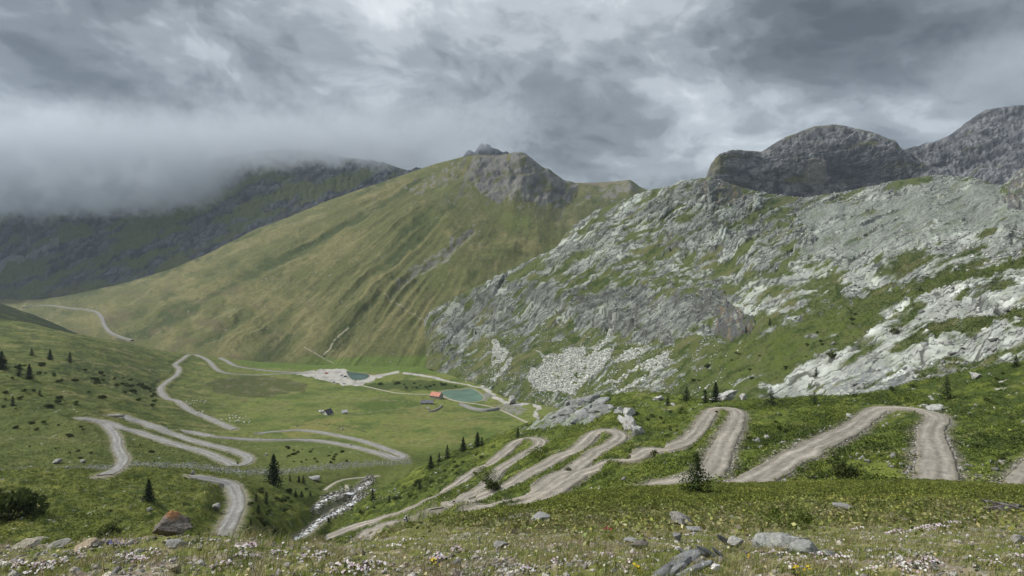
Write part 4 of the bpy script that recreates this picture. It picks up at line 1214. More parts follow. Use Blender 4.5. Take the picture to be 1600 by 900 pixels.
pond('lake', [(688, 613), (700, 610), (718, 609), (734, 607), (744, 611), (752, 617), (755, 622), (750, 626), (735, 628), (716, 626), (700, 621)], (722, 618),
     water_mat('lake_water', (0.085, 0.150, 0.112), 0.25), 'small turquoise lake beside the red roofed house')
pond('lake', [(541, 580), (555, 582), (572, 584), (577, 588), (567, 594), (555, 595), (546, 589)], (560, 588),
     water_mat('pond_water', (0.055, 0.095, 0.090), 0.25), 'small dark green pond behind the gravel car park', 8.0)
foam = water_mat('white_water', None, foam=True)
ncol = lambda u, ar, n: np.ones((n, 3)) * 0.5
for pts, w, lab in (([(578, 752), (562, 764), (545, 771), (528, 774), (514, 777), (502, 785), (492, 794)], 3.0, 'upper white branch of the mountain stream'),
                    ([(566, 776), (556, 784), (544, 790), (526, 800), (510, 807), (499, 814), (486, 826), (468, 838), (446, 848)], 3.6, 'white cascading stream between the two slopes'),
                    ([(552, 772), (556, 782), (546, 790)], 2.2, 'short white chute joining the stream branches')):
    pth = trace(valley, pts, 1.2, 2.0)
    o = ribbon('stream', pth, w, foam, valley, 0.05, 7, 3, 0.35, True, 0.0, 1.0, ncol)
    tag(o, lab, None, None, 'structure')
for pts, w in (([(595, 744), (560, 747), (540, 748), (522, 755), (506, 766)], 1.6), ([(540, 757), (544, 765), (540, 772)], 1.4)):
    road('stream', valley, pts, w, PATHC, rm_mid, 1.2, 0.05, label='thin pale gravel side channel of the stream')

# ------------------------------------------------------------------ build the land
knoll.build('ground', earth_mat('knoll_earth', 14.0, 0.6, 0.03, contrast=0.40, scale2=3.0), 'stony grass knoll in the foreground')
hillside.build('hillside', earth_mat('heath_earth', 1.6, 0.7, 0.35, contrast=0.42), 'heath covered hillside carrying the hairpin track')
valley.build('valley', earth_mat('meadow_earth', 0.55, 0.6, 0.5, contrast=0.32), 'green valley floor and left slope')
spur.build('hill', earth_mat('spur_earth', 0.2, 0.6, 2.0), 'dark wooded spur at the left edge of the valley')
green.build('mountain', earth_mat('alp_earth', 0.12, 0.7, 3.0, contrast=0.30), 'broad green mountain with gullies and a grey summit')
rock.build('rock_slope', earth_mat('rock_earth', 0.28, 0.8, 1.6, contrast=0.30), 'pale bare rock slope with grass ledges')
pk = earth_mat('peak_earth', 0.10, 0.8, 4.0, contrast=0.32)
dome.build('mountain', pk, 'dark rounded rock dome')
rpeak.build('mountain', pk, 'grey rocky peak at the right edge')
lmount.build('mountain', pk, 'dark banded mountain under the cloud on the left')
spires.build('mountain', pk, 'jagged dark spires in the cloud behind the green summit')

# ------------------------------------------------------------------ cloud resting on the summits, and the air
def cloud_bank(name, lo, hi, label, density, base_pts, thick, top0, top1, noise_scale, ragged, side):
    """a closed box of vapour: dense above a ragged base that follows base_pts (world x -> height), thinning out upward"""
    m = MB()
    c = [(a + b) / 2 for a, b in zip(lo, hi)]
    m.box((0, 0, 0), [b - a for a, b in zip(lo, hi)])
    mat = bpy.data.materials.new(name)
    mat.use_nodes = True
    b = NB(mat.node_tree)
    pos = b.n('ShaderNodeNewGeometry').outputs['Position']
    sep = b.n('ShaderNodeSeparateXYZ')
    b.put(sep.inputs[0], pos)
    x, y, z = sep.outputs
    cu = b.n('ShaderNodeFloatCurve')
    x0, x1 = lo[0], hi[0]
    zs = [p[1] for p in base_pts]
    z0, z1 = min(zs), max(zs)
    cm = cu.mapping.curves[0]
    for i, (bx, bz) in enumerate(base_pts):
        u = (bx - x0) / (x1 - x0); w = (bz - z0) / (z1 - z0 + 1e-6)
        if i < 2:
            cm.points[i].location = (u, w)
        else:
            cm.points.new(u, w)
    cu.mapping.update()
    n1 = b.noise(pos, noise_scale, 3, 0.55)
    n2 = b.noise(pos, noise_scale * 3.6, 6, 0.7)
    xw = b.m('ADD', x, b.m('MULTIPLY', b.m('SUBTRACT', n1, 0.5), side))
    b.put(cu.inputs['Value'], b.maprange(xw, x0, x1, 0, 1))
    base = b.m('MULTIPLY_ADD', cu.outputs[0], z1 - z0, z0)
    h = b.m('SUBTRACT', z, base)
    h = b.m('ADD', h, b.m('MULTIPLY', b.m('SUBTRACT', n1, 0.5), ragged))
    h = b.m('ADD', h, b.m('MULTIPLY', b.m('SUBTRACT', n2, 0.5), ragged * 1.15))
    d = b.m('MULTIPLY', b.maprange(h, 0, thick, 0, 1, True), b.maprange(b.m('ADD', b.m('MULTIPLY', n1, 0.6), b.m('MULTIPLY', n2, 0.4)), 0.36, 0.56, 0.3, 1.4))
    up = b.maprange(b.m('ADD', z, b.m('MULTIPLY', b.m('SUBTRACT', n1, 0.5), 520)), top0, top1, 1, 0, True)
    ex = 0.12 * (x1 - x0)
    e1 = b.maprange(x, x0, x0 + ex, 0, 1, True); e2 = b.maprange(x, x1 - ex, x1, 1, 0, True)
    yw = b.m('ADD', y, b.m('ADD', b.m('MULTIPLY', b.m('SUBTRACT', n1, 0.5), 0.28 * (hi[1] - lo[1])), b.m('MULTIPLY', b.m('SUBTRACT', n2, 0.5), 0.18 * (hi[1] - lo[1]))))
    f1 = b.maprange(yw, lo[1] + 0.06 * (hi[1] - lo[1]), lo[1] + 0.17 * (hi[1] - lo[1]), 0, 1, True)
    f1 = b.m('MULTIPLY', f1, b.maprange(y, lo[1], lo[1] + 0.05 * (hi[1] - lo[1]), 0, 1, True))
    den = b.m('MULTIPLY', b.m('MULTIPLY', d, up), b.m('MULTIPLY', b.m('MULTIPLY', e1, e2), b.m('MULTIPLY', f1, density)))
    pv = b.n('ShaderNodeVolumePrincipled')
    pv.inputs['Color'].default_value = CLOUD_COL
    pv.inputs['Anisotropy'].default_value = 0.2
    b.put(pv.inputs['Density'], den)
    out = b.n('ShaderNodeOutputMaterial')
    b.t.links.new(pv.outputs[0], out.inputs['Volume'])
    mat.cycles.volume_step_rate = 0.35
    o = m.build(name, mat)
    o.location = c
    tag(o, label, None, None, 'stuff')
    return o


CLOUD_COL = (0.67, 0.71, 0.76, 1)
cloud_bank('cloud', (-3900, 2330, 60), (350, 4300, 1000), 'low grey cloud swallowing the tops of the mountains on the left', 0.0042,
           [(-3900, 120), (-2400, 130), (-1900, 140), (-1480, 146), (-1330, 228), (-1220, 340), (-900, 352), (-520, 356), (-330, 425), (-170, 482), (350, 600)], 45, 430, 700, 0.0095, 250, 320)
cloud_bank('cloud', (1500, 1850, 300), (2300, 2300, 800), 'thin wisp of cloud on the peak at the right edge', 0.0035,
           [(1500, 520), (1700, 480), (1780, 455), (1900, 400), (2300, 380)], 60, 600, 790, 0.008, 90, 60)

hz = MB()
hz.box((0, 0, 0), (13000, 5600, 1500))
hm = bpy.data.materials.new('haze_air')
hm.use_nodes = True
hb = NB(hm.node_tree)
pv = hb.n('ShaderNodeVolumePrincipled')
pv.inputs['Color'].default_value = (0.70, 0.84, 1.0, 1)
pv.inputs['Density'].default_value = 0.000034
pv.inputs['Anisotropy'].default_value = 0.0
ho = hb.n('ShaderNodeOutputMaterial')
hb.t.links.new(pv.outputs[0], ho.inputs['Volume'])
haze = hz.build('haze', hm)
haze.location = (0, 2000, 350)
tag(haze, 'thin bluish mountain air', None, None, 'stuff')

# ------------------------------------------------------------------ object building blocks
def attr_mat(name, rough=0.8, trans=0.0, var=0.25, scale=6.0, bump=0.0, bdist=0.01):
    """leaf or stone material that takes its base colour from the mesh, with procedural variation"""
    m = bpy.data.materials.new(name)
    m.use_nodes = True
    b = NB(m.node_tree)
    at = b.n('ShaderNodeAttribute', attribute_name='albedo')
    pos = b.n('ShaderNodeNewGeometry').outputs['Position']
    n1 = b.noise(pos, scale, 3, 0.6)
    col = b.v('SCALE', at.outputs['Color'], b.m('ADD', 1.0 - var, b.m('MULTIPLY', n1, 2 * var)))
    bs = b.n('ShaderNodeBsdfPrincipled')
    b.put(bs.inputs['Base Color'], col)
    bs.inputs['Roughness'].default_value = rough
    bs.inputs['Specular IOR Level'].default_value = 0.15
    if bump > 0:
        bp = b.n('ShaderNodeBump')
        bp.inputs['Strength'].default_value = bump
        bp.inputs['Distance'].default_value = bdist
        b.put(bp.inputs['Height'], b.noise(pos, scale * 1.7, 6, 0.7))
        b.t.links.new(bp.outputs[0], bs.inputs['Normal'])
    out = b.n('ShaderNodeOutputMaterial')
    if trans > 0:
        tr = b.n('ShaderNodeBsdfTranslucent')
        b.put(tr.inputs[0], col)
        mx = b.n('ShaderNodeMixShader')
        mx.inputs[0].default_value = trans
        b.t.links.new(bs.outputs[0], mx.inputs[1]); b.t.links.new(tr.outputs[0], mx.inputs[2])
        b.t.links.new(mx.outputs[0], out.inputs[0])
    else:
        b.t.links.new(bs.outputs[0], out.inputs[0])
    return m


leaf_m = attr_mat('foliage', 0.75, 0.25, 0.3, 1.5)
needle_m = attr_mat('needles', 0.8, 0.1, 0.3, 1.0)
bark_m = plain_mat('bark', (0.085, 0.065, 0.048), 0.9, 0.1, 0.35, 12, 0.4)
grass_m = attr_mat('grass_blades', 0.7, 0.35, 0.3, 3.0)
petal_m = attr_mat('petals', 0.7, 0.3, 0.08, 30.0)


def quads_cloud(pos, size, aspect, cols, rng, tilt=1.0, up=0.0):
    """many small leaf faces: returns verts, faces, colours"""
    n = len(pos)
    th = rng.random(n) * 2 * np.pi
    el = (rng.random(n) - 0.5) * np.pi * tilt
    a = np.stack([np.cos(th) * np.cos(el), np.sin(th) * np.cos(el), np.sin(el) + up], -1)
    a /= np.linalg.norm(a, axis=1)[:, None]
    r = rng.normal(size=(n, 3))
    b = np.cross(a, r); b /= np.linalg.norm(b, axis=1)[:, None] + 1e-9
    L = size[:, None] * a; Wd = (size * aspect)[:, None] * b
    v = np.stack([pos - L * 0.5, pos + Wd * 0.5, pos + L * 0.5, pos - Wd * 0.5], 1).reshape(-1, 3)
    f = np.arange(4 * n).reshape(n, 4)
    c = np.repeat(cols, 4, axis=0)
    return v, f, c


# ------------------------------------------------------------------ trees
def conifer(name, h, rad, seed, whorls=20, sparse=0.0, cols=((0.012, 0.022, 0.010), (0.036, 0.056, 0.018))):
    rng = np.random.default_rng(seed)
    root = empty(name)
    t = MB()
    lean = rng.normal(0, 0.012, 2)
    t.tube([(lean[0] * z * h, lean[1] * z * h, z * h - 0.15) for z in (0, 0.15, 0.4, 0.7, 0.97)], [0.022 * h, 0.018 * h, 0.013 * h, 0.007 * h, 0.002 * h], 8)
    t.build('trunk', bark_m, root, True)
    P, S, A, Cc = [], [], [], []
    c0, c1 = np.array(cols[0]), np.array(cols[1])
    for k in range(whorls):
        u = 0.05 + 0.93 * k / (whorls - 1)
        z = u * h
        r = rad * (1 - u) ** 0.85 * (0.75 + 0.5 * rng.random()) * (0.8 + 0.2 * min(1, u / 0.12)) + 0.015 * h
        nb = int(rng.integers(6, 10))
        for j in range(nb):
            if rng.random() < sparse: continue
            az = 2 * np.pi * (j + rng.random() * 0.8) / nb
            rr = r * (0.6 + 0.5 * rng.random())
            nq = int(5 + 5 * rr / (0.22 * h))
            tone = np.clip(rng.normal(0.35, 0.25), 0, 1)
            for q in range(nq):
                s = (q + 0.5 + rng.random() * 0.5) / nq
                sp = 0.16 * rr * (1 - 0.4 * s)
                P.append((lean[0] * z + np.cos(az) * rr * s + rng.normal(0, sp), lean[1] * z + np.sin(az) * rr * s + rng.normal(0, sp), z - 0.22 * rr * s + 0.10 * rr * s * s + rng.normal(0, 0.012 * h)))
                S.append(h * (0.055 + 0.03 * rng.random()) * (1.1 - 0.35 * u))
                Cc.append(c0 + (c1 - c0) * np.clip(tone + 0.3 * (s - 0.5) + rng.normal(0, 0.12), 0, 1))
    P.append((0, 0, h * 0.99)); S.append(0.06 * h); Cc.append(c1)
    v, f, c = quads_cloud(np.array(P), np.array(S), 0.45, np.array(Cc), rng, 0.55)
    mesh_obj('crown', v, f, needle_m, root, False, c)
    return root


def shrub(name, w, h, seed, n=700, cols=((0.030, 0.044, 0.012), (0.078, 0.098, 0.025)), parts=True, leaf=0.09):
    """low bush: branching stems and a broken dome of leaf faces"""
    rng = np.random.default_rng(seed)
    root = empty(name)
    st = MB()
    tips = []
    for k in range(9):
        a = rng.random() * 2 * math.pi; r = w * 0.42 * math.sqrt(rng.random()); z = h * (0.5 + 0.45 * rng.random()) * (1 - 0.4 * (2 * r / w) ** 2)
        st.tube([(0.03 * math.cos(a), 0.03 * math.sin(a), -0.1), (r * 0.5 * math.cos(a), r * 0.5 * math.sin(a), z * 0.5), (r * math.cos(a), r * math.sin(a), z)], [0.025 * h, 0.016 * h, 0.006 * h], 5)
        tips.append((r * math.cos(a), r * math.sin(a), z, 0.5 + rng.random()))
    st.build('stem', bark_m, root, True)
    P, Cc = [], []
    c0, c1 = np.array(cols[0]), np.array(cols[1])
    for k in range(n):
        t = tips[int(rng.integers(len(tips)))]
        d = rng.normal(size=3); d /= np.linalg.norm(d); q = rng.random() ** 0.5
        p = np.array(t[:3]) + d * q * np.array((w * 0.24, w * 0.24, h * 0.30)) * t[3]
        p[2] = abs(p[2])
        P.append(p); Cc.append(c0 + (c1 - c0) * np.clip(0.25 * t[3] + 0.3 * rng.random() + 0.3 * p[2] / h, 0, 1))
    v, f, c = quads_cloud(np.array(P), leaf * max(w, h) * (0.7 + 0.8 * rng.random(n)), 0.6, np.array(Cc), rng, 1.0)
    mesh_obj('foliage', v, f, leaf_m, root, False, c)
    return root


protos = {}


def plant(proto, land, px, py, hpx, label, cat, group=None, hreal=None, name=None):
    """stand a copy of a tree on the land where the photo shows its foot, at the height it has there"""
    p = land.pick(px, py)
    first = proto not in protos['used']
    o = protos[proto] if first else copy_tree(protos[proto])
    protos['used'].add(proto)
    h = hpx / F * p[1]
    s = h / protos['h'][proto]
    o.location = (p[0], p[1], p[2] - (0.14 if 'sh' in proto else 0.02) * h)
    o.scale = (s * random.uniform(0.9, 1.1), s * random.uniform(0.9, 1.1), s)
    o.rotation_euler = (0, 0, random.uniform(0, 6.28))
    tag(o, label, cat, group)
    return o


random.seed(5)
protos = {'used': set(), 'h': {}}
for key, args in {'spruce': ('spruce_tree', 10, 2.3, 1, 26), 'spruce2': ('spruce_tree', 10, 2.0, 2, 22, 0.1), 'spruce3': ('spruce_tree', 10, 2.8, 3, 20, 0.15),
                  'pine': ('pine_tree', 10, 3.4, 4, 14, 0.2)}.items():
    protos[key] = conifer(args[0], args[1], args[2] * 1.65, *args[3:]); protos['h'][key] = 10
protos['larch'] = conifer('larch_tree', 10, 5.6, 8, 24, 0.22, ((0.022, 0.036, 0.010), (0.055, 0.08, 0.02))); protos['h']['larch'] = 10
for key, sd, w in (('shrub', 11, 1.5), ('shrub2', 12, 1.2), ('shrub3', 13, 1.9)):
    protos[key] = shrub('shrub', w, 1.0, sd, 1700 if key == 'shrub3' else 800); protos['h'][key] = 1.0
protos['bush'] = shrub('bush', 1.7, 1.0, 15, 1300, ((0.045, 0.066, 0.014), (0.125, 0.165, 0.03)), True, 0.04); protos['h']['bush'] = 1.0

SP = 'spruces along the stream'
for spec in [
    ('spruce', valley, 427, 757, 48, 'tallest dark spruce standing alone beside the curving grey road', None),
    ('spruce', valley, 232, 784, 36, 'dark spruce on the green knoll above the orange topped stone', None),
    ('spruce2', valley, 416, 788, 21, 'dark spruce just below the tallest spruce, left of the stream', SP),
    ('spruce3', valley, 403, 803, 16, 'stubby spruce nearest the inside of the grey road bend', SP),
    ('spruce2', valley, 453, 752, 11, 'small spruce right beside the tallest spruce', SP),
    ('spruce', valley, 467, 754, 12, 'left of the pair of small spruces above the stream', SP),
    ('spruce2', valley, 474, 755, 13, 'right of the pair of small spruces above the stream', SP),
    ('spruce3', valley, 400, 783, 12, 'bushy spruce behind the stubby spruce in the road bend', SP),
    ('spruce2', valley, 485, 776, 10, 'small spruce beside the upper white branch of the stream', SP),
    ('spruce', valley, 462, 776, 10, 'small spruce halfway between tall spruce and stream, left one', SP),
    ('spruce3', valley, 471, 777, 11, 'small spruce halfway between tall spruce and stream, right one', SP),
    ('spruce2', valley, 392, 821, 11, 'lowest small spruce beside the grey road', SP),
    ('spruce', hillside, 513, 828, 20, 'dark spruce on the right bank of the cascade', None),
    ('spruce2', hillside, 582, 782, 19, 'dark spruce on the hillside above the cascade', None),
    ('spruce3', hillside, 608, 785, 12, 'small spruce on the hillside right of the cascade', None),
    ('spruce', hillside, 746, 699, 25, 'tallest of the spruces on the meadow edge of the hairpin slope', None),
    ('spruce2', hillside, 753, 697, 15, 'small spruce leaning against the right side of a taller one', None),
    ('spruce', hillside, 724, 704, 22, 'dark spruce second from the right on the meadow edge', None),
    ('spruce2', hillside, 699, 717, 22, 'dark spruce in the middle of the row on the meadow edge', None),
    ('spruce3', hillside, 686, 722, 15, 'broad spruce left of the middle of the meadow edge row', None),
    ('spruce', hillside, 673, 731, 20, 'leftmost tall spruce of the meadow edge row', None),
    ('spruce3', hillside, 656, 764, 13, 'lone spruce on the slope below the meadow edge row', None),
    ('spruce2', hillside, 809, 684, 17, 'spruce between the grey outcrop and the lowest hairpin', None),
    ('larch', knoll, 1090, 768, 62, 'airy young larch on the crest in front of the second hairpin', None),
    ('spruce3', hillside, 1073, 626, 22, 'leftmost dark spruce at the foot of the rock slope', None),
    ('spruce', hillside, 1118, 628, 32, 'tallest spruce at the foot of the rock slope', None),
    ('spruce2', hillside, 1102, 630, 22, 'narrow spruce left of the tallest one below the rock slope', None),
    ('pine', hillside, 1205, 634, 30, 'broad dark pine below the pale slabs', None),
    ('pine', hillside, 1273, 632, 20, 'small pine beside the dark rocky knob', None),
    ('pine', hillside, 1480, 624, 36, 'broad dark pine above the widest hairpin', None),
    ('spruce3', hillside, 1588, 574, 20, 'small dark conifer at the right edge under the slabs', None),
    ('spruce3', hillside, 1043, 634, 16, 'low dark conifer left of the white boulder', None),
    ('spruce3', rock, 1275, 588, 14, 'small conifer on the pale slabs beside the green strip', None),
    ('spruce2', rock, 1203, 508, 12, 'tiny dark conifer high on the green strip of the rock slope', None),
    ('spruce3', rock, 1166, 520, 12, 'tiny conifer right of the dark crag', None),
    ('pine', rock, 1438, 455, 10, 'tiny conifer between the two belts of slabs', None),
    ('spruce', valley, 78, 562, 17, 'middle of three spruces in a line high on the left slope', None),
    ('spruce2', valley, 109, 566, 17, 'right of three spruces in a line high on the left slope', None),
    ('spruce3', valley, 50, 556, 13, 'left of three spruces in a line high on the left slope', None),
    ('spruce', valley, 46, 592, 24, 'right of two close dark spruces on the left slope', None),
    ('spruce3', valley, 30, 588, 20, 'left of two close dark spruces on the left slope', None),
    ('spruce', valley, 2, 578, 30, 'large dark spruce cut by the left edge', None),
    ('spruce2', valley, 20, 634, 16, 'spruce above the road loops near the left edge', None),
    ('spruce3', valley, 62, 618, 10, 'short bushy conifer between the left slope spruces and the road loops', None),
]:
    pr, land, px, py, hp, lab, grp = spec
    plant(pr, land, px, py, hp, lab, 'tree', grp)

for spec in [
    ('shrub3', valley, 12, 812, 46, 'large dark bush cut by the left edge on the green knoll'),
    ('shrub2', valley, 170, 840, 24, 'dark round bush on the knoll behind the foreground stones'),
    ('bush', hillside, 848, 718, 24, 'round green bush between two hairpins'),
    ('shrub2', hillside, 888, 737, 8, 'dark bush on the bank between the hairpin arms'),
    ('bush', hillside, 756, 748, 20, 'green bush inside the lowest hairpin'),
    ('shrub', hillside, 768, 764, 20, 'grey green bush at the lower arm of the lowest hairpin'),
    ('bush', knoll, 1228, 826, 46, 'feathery green bush behind the long flat slab'),
    ('bush', hillside, 1275, 752, 34, 'bright green bush right of the gravel at the crest'),
    ('shrub', hillside, 1320, 748, 34, 'wide dark bush inside the widest hairpin'),
    ('shrub2', hillside, 1022, 712, 10, 'tiny bush at the edge of the second hairpin'),
    ('shrub', hillside, 930, 722, 5, 'tiny bush between the third hairpin arms'),
    ('shrub2', rock, 1397, 522, 12, 'dark bush growing on the large pale slabs'),
    ('shrub', rock, 1300, 560, 12, 'dark bush on the slabs above the knob'),
]:
    pr, land, px, py, hp, lab = spec
    plant(pr, land, px, py, hp, lab, 'bush')

# low shrubs dotted over the left slope, the stream bank and the foot of the rocks
rs = np.random.default_rng(77)
def dots(n, land, region, hr, label, group, keys=('shrub', 'shrub2', 'shrub3')):
    k = 0
    for _ in range(n * 12):
        if k >= n: break
        px = rs.uniform(min(p[0] for p in region), max(p[0] for p in region)); py = rs.uniform(min(p[1] for p in region), max(p[1] for p in region))
        if not inpoly(np.array([px]), np.array([py]), region)[0]: continue
        if land_on_road(land, px, py): continue
        plant(keys[k % len(keys)], land, px, py, rs.uniform(*hr), label, 'bush', group)
        k += 1


def land_on_road(land, px, py):
    lines = ROADS[id(land)]
    return any(polydist(np.array([px]), np.array([py]), l)[0] < 11 for l in lines)


ROADS = {id(valley): [[(116, 652), (190, 668), (283, 697), (366, 726), (388, 715), (300, 688), (165, 647)], [(173, 733), (193, 717), (182, 684), (150, 657)], [(205, 655), (300, 676), (400, 687), (520, 692), (632, 714), (530, 681), (400, 677)],
                      [(368, 671), (300, 643), (253, 615), (280, 576), (296, 554), (340, 578), (480, 583)], [(292, 742), (345, 752), (371, 788), (345, 842)], [(578, 752), (514, 777), (492, 794)], [(566, 776), (499, 814), (446, 848)]],
         id(hillside): [R_A, R_B, R_C, R_D, R_E], id(rock): []}
dots(34, valley, [(0, 560), (120, 575), (250, 610), (250, 640), (120, 640), (0, 640)], (2.5, 6.5), 'low dark shrub dotted on the grassy left slope', 'shrubs on the left slope')
dots(26, valley, [(130, 575), (205, 592), (256, 610), (258, 625), (200, 615), (120, 592)], (3, 6), 'dark shrub in the thicket above the winding road', 'thicket above the winding road')
dots(18, valley, [(160, 640), (240, 655), (330, 690), (330, 720), (230, 720), (60, 725), (20, 660)], (2.5, 5.5), 'small dark shrub among the road loops', 'shrubs among the road loops')
dots(24, valley, [(440, 690), (600, 700), (560, 722), (440, 728)], (2, 4.5), 'small dark shrub by the gravel stream bed', 'shrubs by the stream bed')
dots(24, valley, [(390, 765), (500, 760), (480, 800), (430, 840), (385, 835)], (3, 8), 'dark shrub on the bank left of the cascade', 'shrubs left of the cascade')
dots(26, hillside, [(560, 800), (700, 725), (780, 700), (740, 735), (640, 780), (560, 815)], (3, 8), 'green shrub on the slope above the lowest track', 'shrubs above the lowest track', ('bush', 'shrub', 'shrub2'))
dots(20, valley, [(580, 599), (690, 598), (720, 605), (640, 609)], (2, 4), 'dark shrub in the scrub beyond the path', 'scrub beyond the path')
dots(18, valley, [(755, 603), (890, 615), (880, 640), (770, 612)], (2.5, 5), 'dark shrub on the flat below the white scree', 'shrubs below the white scree')
dots(22, rock, [(1020, 625), (1120, 560), (1250, 505), (1370, 470), (1330, 530), (1200, 590), (1120, 615)], (2.5, 6), 'dark shrub on the green strip of the rock slope', 'shrubs on the green strip')
dots(30, hillside, [(1160, 660), (1420, 600), (1590, 580), (1595, 740), (1500, 720), (1500, 640), (1300, 640), (1180, 720)], (3, 8), 'low green shrub in the heath around the widest hairpin', 'shrubs around the widest hairpin', ('shrub', 'bush', 'shrub2'))
dots(20, hillside, [(870, 700), (1000, 640), (1090, 640), (1040, 695), (900, 735)], (3, 7), 'low green shrub in the heath between the hairpins', 'shrubs between the hairpins', ('bush', 'shrub', 'shrub2'))

# ------------------------------------------------------------------ stones and boulders
stone_m = attr_mat('stone', 0.92, 0.0, 0.6, 26.0, 0.8, 0.03)
far_stone_m = attr_mat('far_stone', 0.92, 0.0, 0.5, 1.6, 0.8, 0.5)


def ico(sub):
    import bmesh
    bm = bmesh.new()
    bmesh.ops.create_icosphere(bm, subdivisions=sub, radius=1.0)
    v = np.array([q.co[:] for q in bm.verts]); f = np.array([[a.index for a in q.verts] for q in bm.faces])
    bm.free()
    return v, f


ICO = {k: ico(k) for k in (2, 3, 4, 5)}


def stone_shape(seed, size, sub=4, cuts=26, rough=0.09, layers=0.0, peak=0.0):
    rng = np.random.default_rng(seed)
    v = ICO[sub][0].copy(); f = ICO[sub][1]
    for _ in range(cuts):
        n = rng.normal(size=3); n[2] *= 0.8; n /= np.linalg.norm(n)
        o = rng.uniform(0.36, 0.84)
        d = v @ n
        v = v - np.clip(d - o, 0, None)[:, None] * n
    if peak:
        k = 1 - peak * np.clip(v[:, 2], 0, 1)
        v[:, 0] *= k; v[:, 1] *= k
    nz = fbm(v[:, 0] * 2.3 + seed, v[:, 1] * 2.3 + v[:, 2] * 1.9, 5, seed) + 0.6 * fbm(v[:, 2] * 6 + seed, v[:, 0] * 6 - v[:, 1] * 4, 4, seed + 3)
    cr = ridged(v[:, 0] * 2.6 + seed, v[:, 1] * 2.6 + v[:, 2] * 3.1, 3, seed + 7)
    v = v * (1 + rough * nz - 0.10 * smooth(0.72, 0.95, cr))[:, None]
    if layers:
        q = v[:, 2] + 0.25 * v[:, 0]
        st = np.floor(q * layers) / layers
        v[:, 0] *= 1 + 0.12 * (rnd2((st * 97).astype(np.int64), st.astype(np.int64), seed) - 0.5)
        v[:, 1] *= 1 + 0.12 * (rnd2((st * 57).astype(np.int64), st.astype(np.int64), seed + 4) - 0.5)
        v[:, 2] += 0.55 * (st - q) * 0.5
    v = v * np.array(size) / 2
    return v, f


def stone_cols(v, base, seed, lich=(0.30, 0.31, 0.27), amt=0.5, k=1.0):
    s = k / max(np.ptp(v[:, 0]), 1e-6)
    a = fbm(v[:, 0] * s * 5 + seed, v[:, 1] * s * 5 + v[:, 2] * s * 7, 5, seed + 50)
    c = np.broadcast_to(np.array(base), (len(v), 3)) * (0.92 + 0.6 * fbm(v[:, 0] * s * 14, v[:, 2] * s * 16 + v[:, 1] * s * 9, 4, seed + 60))[:, None]
    return mixc(c, lich, smooth(0.05, 0.4, a) * amt)


def stone(name, land, px, py, wpx, hpx, label, seed, base=(0.20, 0.195, 0.185), cat='rock', group=None, depth=0.8, sub=4, layers=0.0, peak=0.0, rz=0.0, tilt=0.0, lich=(0.30, 0.31, 0.27), amt=0.5, mat=None, sink=0.3, colf=None, rough=0.09, cuts=26):
    p = land.pick(px, py)
    w = wpx / F * p[1]; h = hpx / F * p[1]
    hh = h / (1 - sink)
    v, f = stone_shape(seed, (w, w * depth, hh), sub, cuts, rough, layers, peak)
    c = colf(v) if colf else stone_cols(v, base, seed, lich, amt)
    o = mesh_obj(name, v, f, mat or stone_m, None, False, c)
    o.location = (p[0], p[1] + w * depth * 0.3, p[2] + hh * (0.5 - sink))
    o.rotation_euler = (0, tilt, rz)
    tag(o, label, cat, group)
    return o


def orange_top(v):
    c = stone_cols(v, (0.19, 0.165, 0.145), 4, (0.26, 0.24, 0.22), 0.6)
    k = smooth(0.25, 0.6, v[:, 2] / v[:, 2].max() - 0.25 + 0.3 * fbm(v[:, 0] * 14, v[:, 2] * 14, 3, 9))
    return mixc(c, (0.46, 0.23, 0.11), k * 0.85)


G1 = 'stones on the foreground knoll'
stone('boulder', knoll, 256, 850, 118, 44, 'pointed stone with an orange crest on the edge of the foreground knoll', 21, peak=0.66, colf=orange_top, depth=0.5, sink=0.12, sub=5, layers=7)
stone('stone', knoll, 268, 858, 52, 12, 'flat grey stone lying against the orange crested one', 22, (0.26, 0.26, 0.255), depth=0.5)
stone('boulder', knoll, 1069, 823, 58, 19, 'upper of two flat slabs in the heath, with a dark underside', 23, (0.30, 0.285, 0.265), depth=1.0, layers=7, tilt=0.14, sub=5, sink=0.42)
stone('boulder', knoll, 1086, 833, 42, 9, 'pale lower slab tucked under the dark sided one', 24, (0.27, 0.27, 0.26), depth=0.6)
def slab_outcrop(label, spots, seed, base, name='slab_outcrop'):
    rng = np.random.default_rng(seed)
    q0 = knoll.pick(*spots[0][:2])
    root = empty(name, q0)
    tag(root, label, 'rock')
    for i, (px, py, wpx, hpx, tl) in enumerate(spots):
        q = knoll.pick(px, py)
        w, h = wpx / F * q[1], hpx / F * q[1]
        v, f = stone_shape(seed + i, (w, w * rng.uniform(0.55, 0.8), h * 2.2), 4, 9, 0.16, 6)
        R = np.array(Matrix.Rotation(rng.uniform(-0.3, 0.3), 3, 'Z') @ Matrix.Rotation(tl, 3, 'Y'))
        cc = stone_cols(v, np.array(base) * rng.uniform(0.75, 1.25), seed + i, amt=0.75)
        mesh_obj('slab', v @ R.T + (q - q0) + np.array((0, 0.1 * w, h * 0.15)), f, stone_m, root, False, cc)


